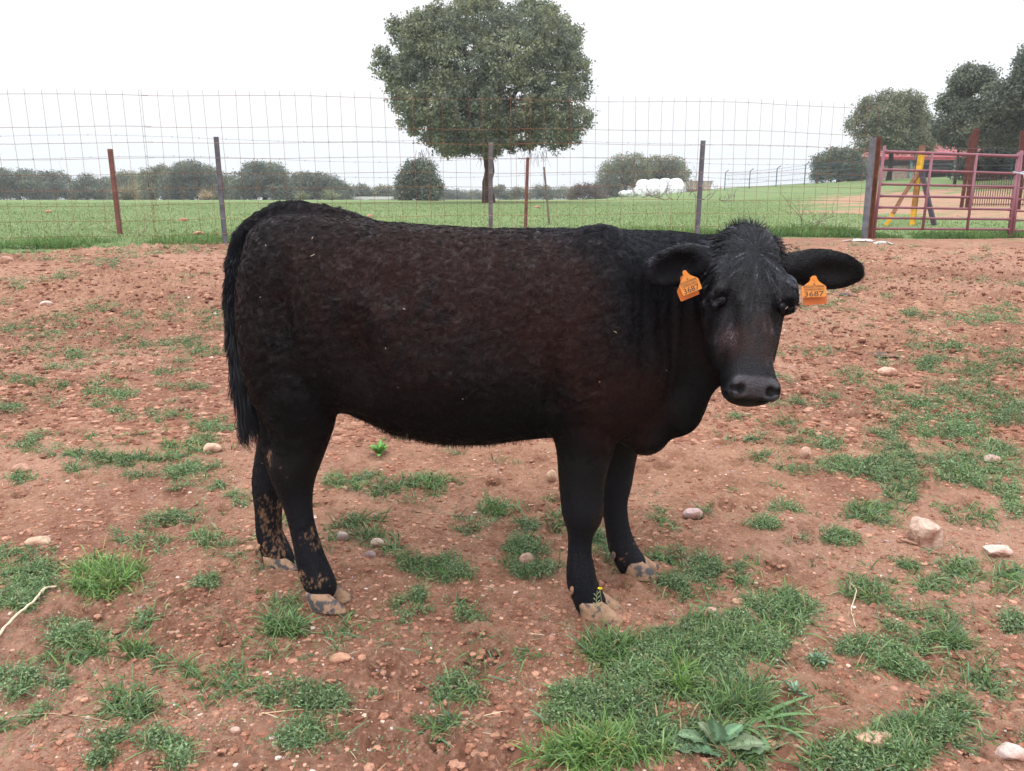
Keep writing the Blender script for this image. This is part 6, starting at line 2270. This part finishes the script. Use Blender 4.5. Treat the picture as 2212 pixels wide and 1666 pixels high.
def tree(px, py_top, wpx, py_base, zc, label, seed, cols=OAK_D, n=9000, leaf=None, name="oak_tree", group="oaks beyond the field", low=.0, squash=1.0, trunk=True, lumps=None, hollow=.36, dens=1.0):
    s = zc / FPX
    base = WZ(px, py_base, zc)
    base[2] = float(zg(base[0], base[1]))
    top = WZ(px, py_top, zc)[2]
    H = top - base[2]
    root = empty(name, base, label, "tree" if name.endswith("tree") else "shrub", group)
    r = random.Random(seed)
    w = wpx * s / 2
    blobs = []
    z0 = base[2] + H * low
    hh = top - z0
    if lumps is None:
        lumps = []
        m = max(5, int(wpx / 11))
        for k in range(m):
            t = -1 + 2 * (k + .5) / m
            hgt = math.sqrt(max(.02, 1 - abs(t)**2.4))
            for lv in (0, 1, 2):
                f = (.25, .58, .80)[lv] * (1 if lv < 2 else 1)
                if lv == 2 and hgt < .5: continue
                lumps.append((t * .86 + r.uniform(-.06, .06), f * hgt + r.uniform(-.05, .05), r.uniform(.19, .27)))
    for (tx, tz, rr) in lumps:
        R = rr * min(hh, 2 * w) * 1.02
        R = min(R, w * .6)
        c = np.array([base[0] + tx * (w - R * .45), base[1] + r.uniform(-.5, .5) * w * .8, z0 + max(tz * hh, R * .45)])
        c[2] = min(c[2], top - R * .82)
        blobs.append((c, (R, R * .95, R * .86)))
    lf = leaf or max(.10, 1.9 * s)
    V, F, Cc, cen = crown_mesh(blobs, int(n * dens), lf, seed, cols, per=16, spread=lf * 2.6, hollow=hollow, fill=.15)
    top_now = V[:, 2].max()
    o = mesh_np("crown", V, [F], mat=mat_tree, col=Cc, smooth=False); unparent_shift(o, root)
    if trunk:
        mb = MB()
        fk = base + [0, 0, H * max(.28, low + .1)]
        mb.tube([base - [0, 0, .1], base + [r.uniform(-.1, .1), 0, H * .12], fk], [w * .075, w * .055, w * .05], 8, c=(.070, .050, .042))
        for (c, R) in blobs[::2]:
            limb(mb, fk, c, w * .03, w * .01, r, .15, 4, 4)
        mb.build("trunk", mat_bark, root, smooth=True)


# right hand group
tree(1919, 204, 190, 388, 46, "round topped oak rising over the shed left of the gate", 21, OAK_L, 42000, .115, low=.26, hollow=.38,
     lumps=[(-.75, .25, .20), (-.8, .5, .22), (-.55, .75, .24), (-.15, .85, .24), (.2, .86, .22), (.55, .72, .24), (.8, .5, .22), (.85, .22, .2), (.4, .3, .25), (0, .3, .26), (-.35, .3, .25), (0, .6, .28), (.4, .55, .26), (-.4, .55, .26)])
tree(1812, 322, 130, 395, 56, "low spreading oak on the rise left of the round topped oak", 22, OAK_D, 20000, .13, low=.05, hollow=.36)
tree(2250, 55, 300, 395, 34, "massive dark oak filling the upper right edge", 23, OAK_D, 110000, .11, low=.30, hollow=.34,
     lumps=[(-.85, .1, .17), (-.6, .15, .22), (-.3, .12, .24), (0, .1, .25), (-.75, .33, .18), (-.5, .38, .22), (-.2, .36, .26), (.1, .35, .28), (-.45, .6, .2), (-.2, .62, .24), (.1, .65, .28), (-.1, .86, .18), (.2, .9, .2), (.5, .6, .3), (.6, .3, .3), (.4, .8, .24), (.8, .4, .2)])
tree(2062, 150, 100, 390, 36, "dark oak limb crowned tree left of the massive oak", 24, OAK_D, 34000, .11, low=.34, hollow=.37,
     lumps=[(-.7, .25, .26), (-.4, .55, .28), (-.1, .82, .28), (.3, .82, .28), (.7, .8, .26), (.7, .4, .3), (.1, .4, .32), (-.3, .15, .26), (.3, .12, .3), (.75, .15, .28)])
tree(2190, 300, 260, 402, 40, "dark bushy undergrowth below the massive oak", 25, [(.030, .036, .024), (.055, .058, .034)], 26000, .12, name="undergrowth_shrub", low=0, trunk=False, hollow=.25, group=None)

# field trees
tree(903, 346, 96, 426, 52, "small round oak alone left of the big oak trunk", 31, OAK_D, 20000, .13, low=.0, hollow=.33)
tree(1350, 333, 140, 414, 84, "left half of the twin crowned oak above the white bales", 32, OAK_L, 18000, .15, low=.12, hollow=.36, group="twin crowned oaks by the bales")
tree(1432, 335, 128, 412, 86, "right half of the twin crowned oak above the white bales", 33, OAK_L, 18000, .15, low=.15, hollow=.36, group="twin crowned oaks by the bales")
tree(1315, 385, 60, 416, 82, "dark low bush under the left side of the twin crowned oak", 34, OAK_D, 5000, .15, name="low_shrub", trunk=False, group=None)

# left tree line
LW = [
    (40, 366, 130, 95, "oak at the far left edge of the tree line", OAK_D), (118, 373, 80, 98, "low oak second from the left edge in the tree line", OAK_D), (190, 376, 60, 92, "compact dark oak standing third in the left tree line", OAK_D),
    (228, 383, 40, 110, "small distant oak left of the red leaning stake", OAK_D), (285, 371, 80, 96, "olive green oak just right of the red leaning stake", OAK_L), (355, 357, 100, 88, "broad oak left of the tallest oak in the tree line", OAK_L), (415, 348, 110, 84, "tallest broad oak in the left tree line", OAK_D),
    (462, 360, 60, 88, "oak crown seen just behind the grey steel post", OAK_L), (497, 380, 50, 100, "low distant oak right of the grey steel post", OAK_D), (572, 349, 122, 82, "large dome shaped oak behind the tail of the cow", OAK_D), (650, 371, 60, 90, "oak right of the dome shaped oak", OAK_D),
    (690, 372, 84, 88, "pointed oak in the middle of the tree line", OAK_D), (735, 392, 50, 100, "small oak tapering down at the end of the thick tree line", OAK_D), (783, 400, 58, 110, "small dark round oak left of the lone round oak", OAK_D), (828, 402, 52, 112, "pale distant oak just left of the lone round oak", OAK_L)]
for i, (x, t, w, z, lab, cl) in enumerate(LW):
    tree(x, t, w * 1.28, 432, z, lab, 50 + i, cl, int(60 * w * (430 - t) / 22), .0011 * z * 1.7, low=0, hollow=.22, group="oaks of the left tree line")
# low distant shrubs
LS = [(985, 411, 60, 140, "low distant bush right of the lone round oak"), (1025, 414, 40, 150, "low distant bush left of the big oak trunk"), (1078, 402, 40, 100, "pale bush right of the big oak trunk"), (1120, 407, 50, 120, "distant bush behind the dark red stake"),
      (1170, 400, 52, 110, "dark distant bush right of the dark red stake"), (1215, 405, 60, 115, "greyish brush left of the brush heap"), (955, 410, 40, 140, "tiny bush touching the lone round oak on its right"), (862, 405, 40, 130, "tiny distant bush behind the lone round oak")]
for i, (x, t, w, z, lab) in enumerate(LS):
    tree(x, t, w * 1.25, 427, z, lab, 80 + i, OAK_L if i % 2 else OAK_D, 2600, .0011 * z * 1.6, name="distant_shrub", trunk=False, hollow=.2, group="low shrubs along the horizon")
tree(1268, 397, 100, 415, 72, "grey brown heap of cut brush left of the twin crowned oak", 99, [(.10, .075, .06), (.17, .13, .10)], 6000, .11, name="brush_heap", trunk=False, hollow=.2, group=None)


def fan_plant(px, pyb, pyt, wpx, zc, label, col, seed, n=60, thatch=True):
    """pale pampas like clump"""
    s = zc / FPX
    g = WZ(px, pyb, zc); g[2] = float(zg(g[0], g[1]))
    H = WZ(px, pyt, zc)[2] - g[2]
    r = np.random.default_rng(seed)
    G = Leaves()
    m = n * 8
    az = r.random(m) * 6.283; el = .55 + .9 * r.random(m)
    d = np.stack([np.cos(az) * np.cos(el), np.sin(az) * np.cos(el), np.sin(el)], 1)
    G.blades(np.tile(g, (m, 1)) + r.normal(size=(m, 3)) * [wpx * s * .06, .1, 0], d, H * (.5 + .6 * r.random(m)), .05 + .05 * r.random(m), .1 + .5 * r.random(m), np.array(col) * (.7 + .6 * r.random((m, 1))), 5, r)
    o = G.build("feathery_clump", mat_leaf)
    o.data.transform(Matrix.Translation(-Vector(g))); o.location = tuple(g)
    tag(o, label, "plant")


fan_plant(277, 433, 372, 60, 78, "pale feathery clump before the tree line right of the red stake", (.26, .24, .15), 1, 40)
fan_plant(447, 433, 402, 50, 76, "dry straw coloured palm stub left of the grey steel post", (.40, .30, .18), 2, 30)
fan_plant(715, 430, 398, 40, 78, "pale green feathery clump before the pointed oak", (.24, .26, .14), 3, 26)
fan_plant(655, 430, 404, 40, 80, "yellowish feathery clump at the foot of the tree line", (.20, .22, .11), 4, 26)

# far whitish track and wall seen beyond the field
mb = MB()
a = WZ(750, 428.5, 100); b = WZ(850, 427.5, 100)
mb.box((a + b) / 2, [np.linalg.norm(b - a), .3, .35], c=(.55, .53, .52))
o = mb.build("low_wall", mat_conc); tag(o, "thin pale wall line at the far end of the field", "wall")
# field stones and clods showing in the pasture
r_ = np.random.default_rng(5)
for i, (x, y, w, lab) in enumerate([(800, 466, 16, "small pinkish stone in the pasture above the hip of the cow"), (605 - 40, 500, 1, None), (1160, 447, 14, "orange stone in the pasture between the two thin stakes"), (395 - 0, 475, 22, "orange stone in the pasture left of the grey steel post"),
                                    (430, 504, 24, "tan stone in the grass near the foot of the grey steel post"), (105, 457, 16, "tan stone in the pasture at the far left")]):
    if lab is None: continue
    stone(x, y, w, w * .45, lab, (.46, .24, .15), 60 + i, 4)

# ------------------------------------------------------------------ thin damp air
def haze():
    mb = MB()
    mb.box([0, 450, 9.0], [1960, 1060, 23.0])
    m = bpy.data.materials.new("thin_haze"); m.use_nodes = True
    nt = m.node_tree; nt.nodes.clear()
    o_ = nt.nodes.new("ShaderNodeOutputMaterial"); v = nt.nodes.new("ShaderNodeVolumePrincipled")
    v.inputs['Color'].default_value = (.93, .96, 1, 1); v.inputs['Density'].default_value = .0010; v.inputs['Anisotropy'].default_value = 0.0
    nt.links.new(v.outputs[0], o_.inputs['Volume'])
    o = mb.build("haze", m)
    tag(o, kind="stuff")


haze()
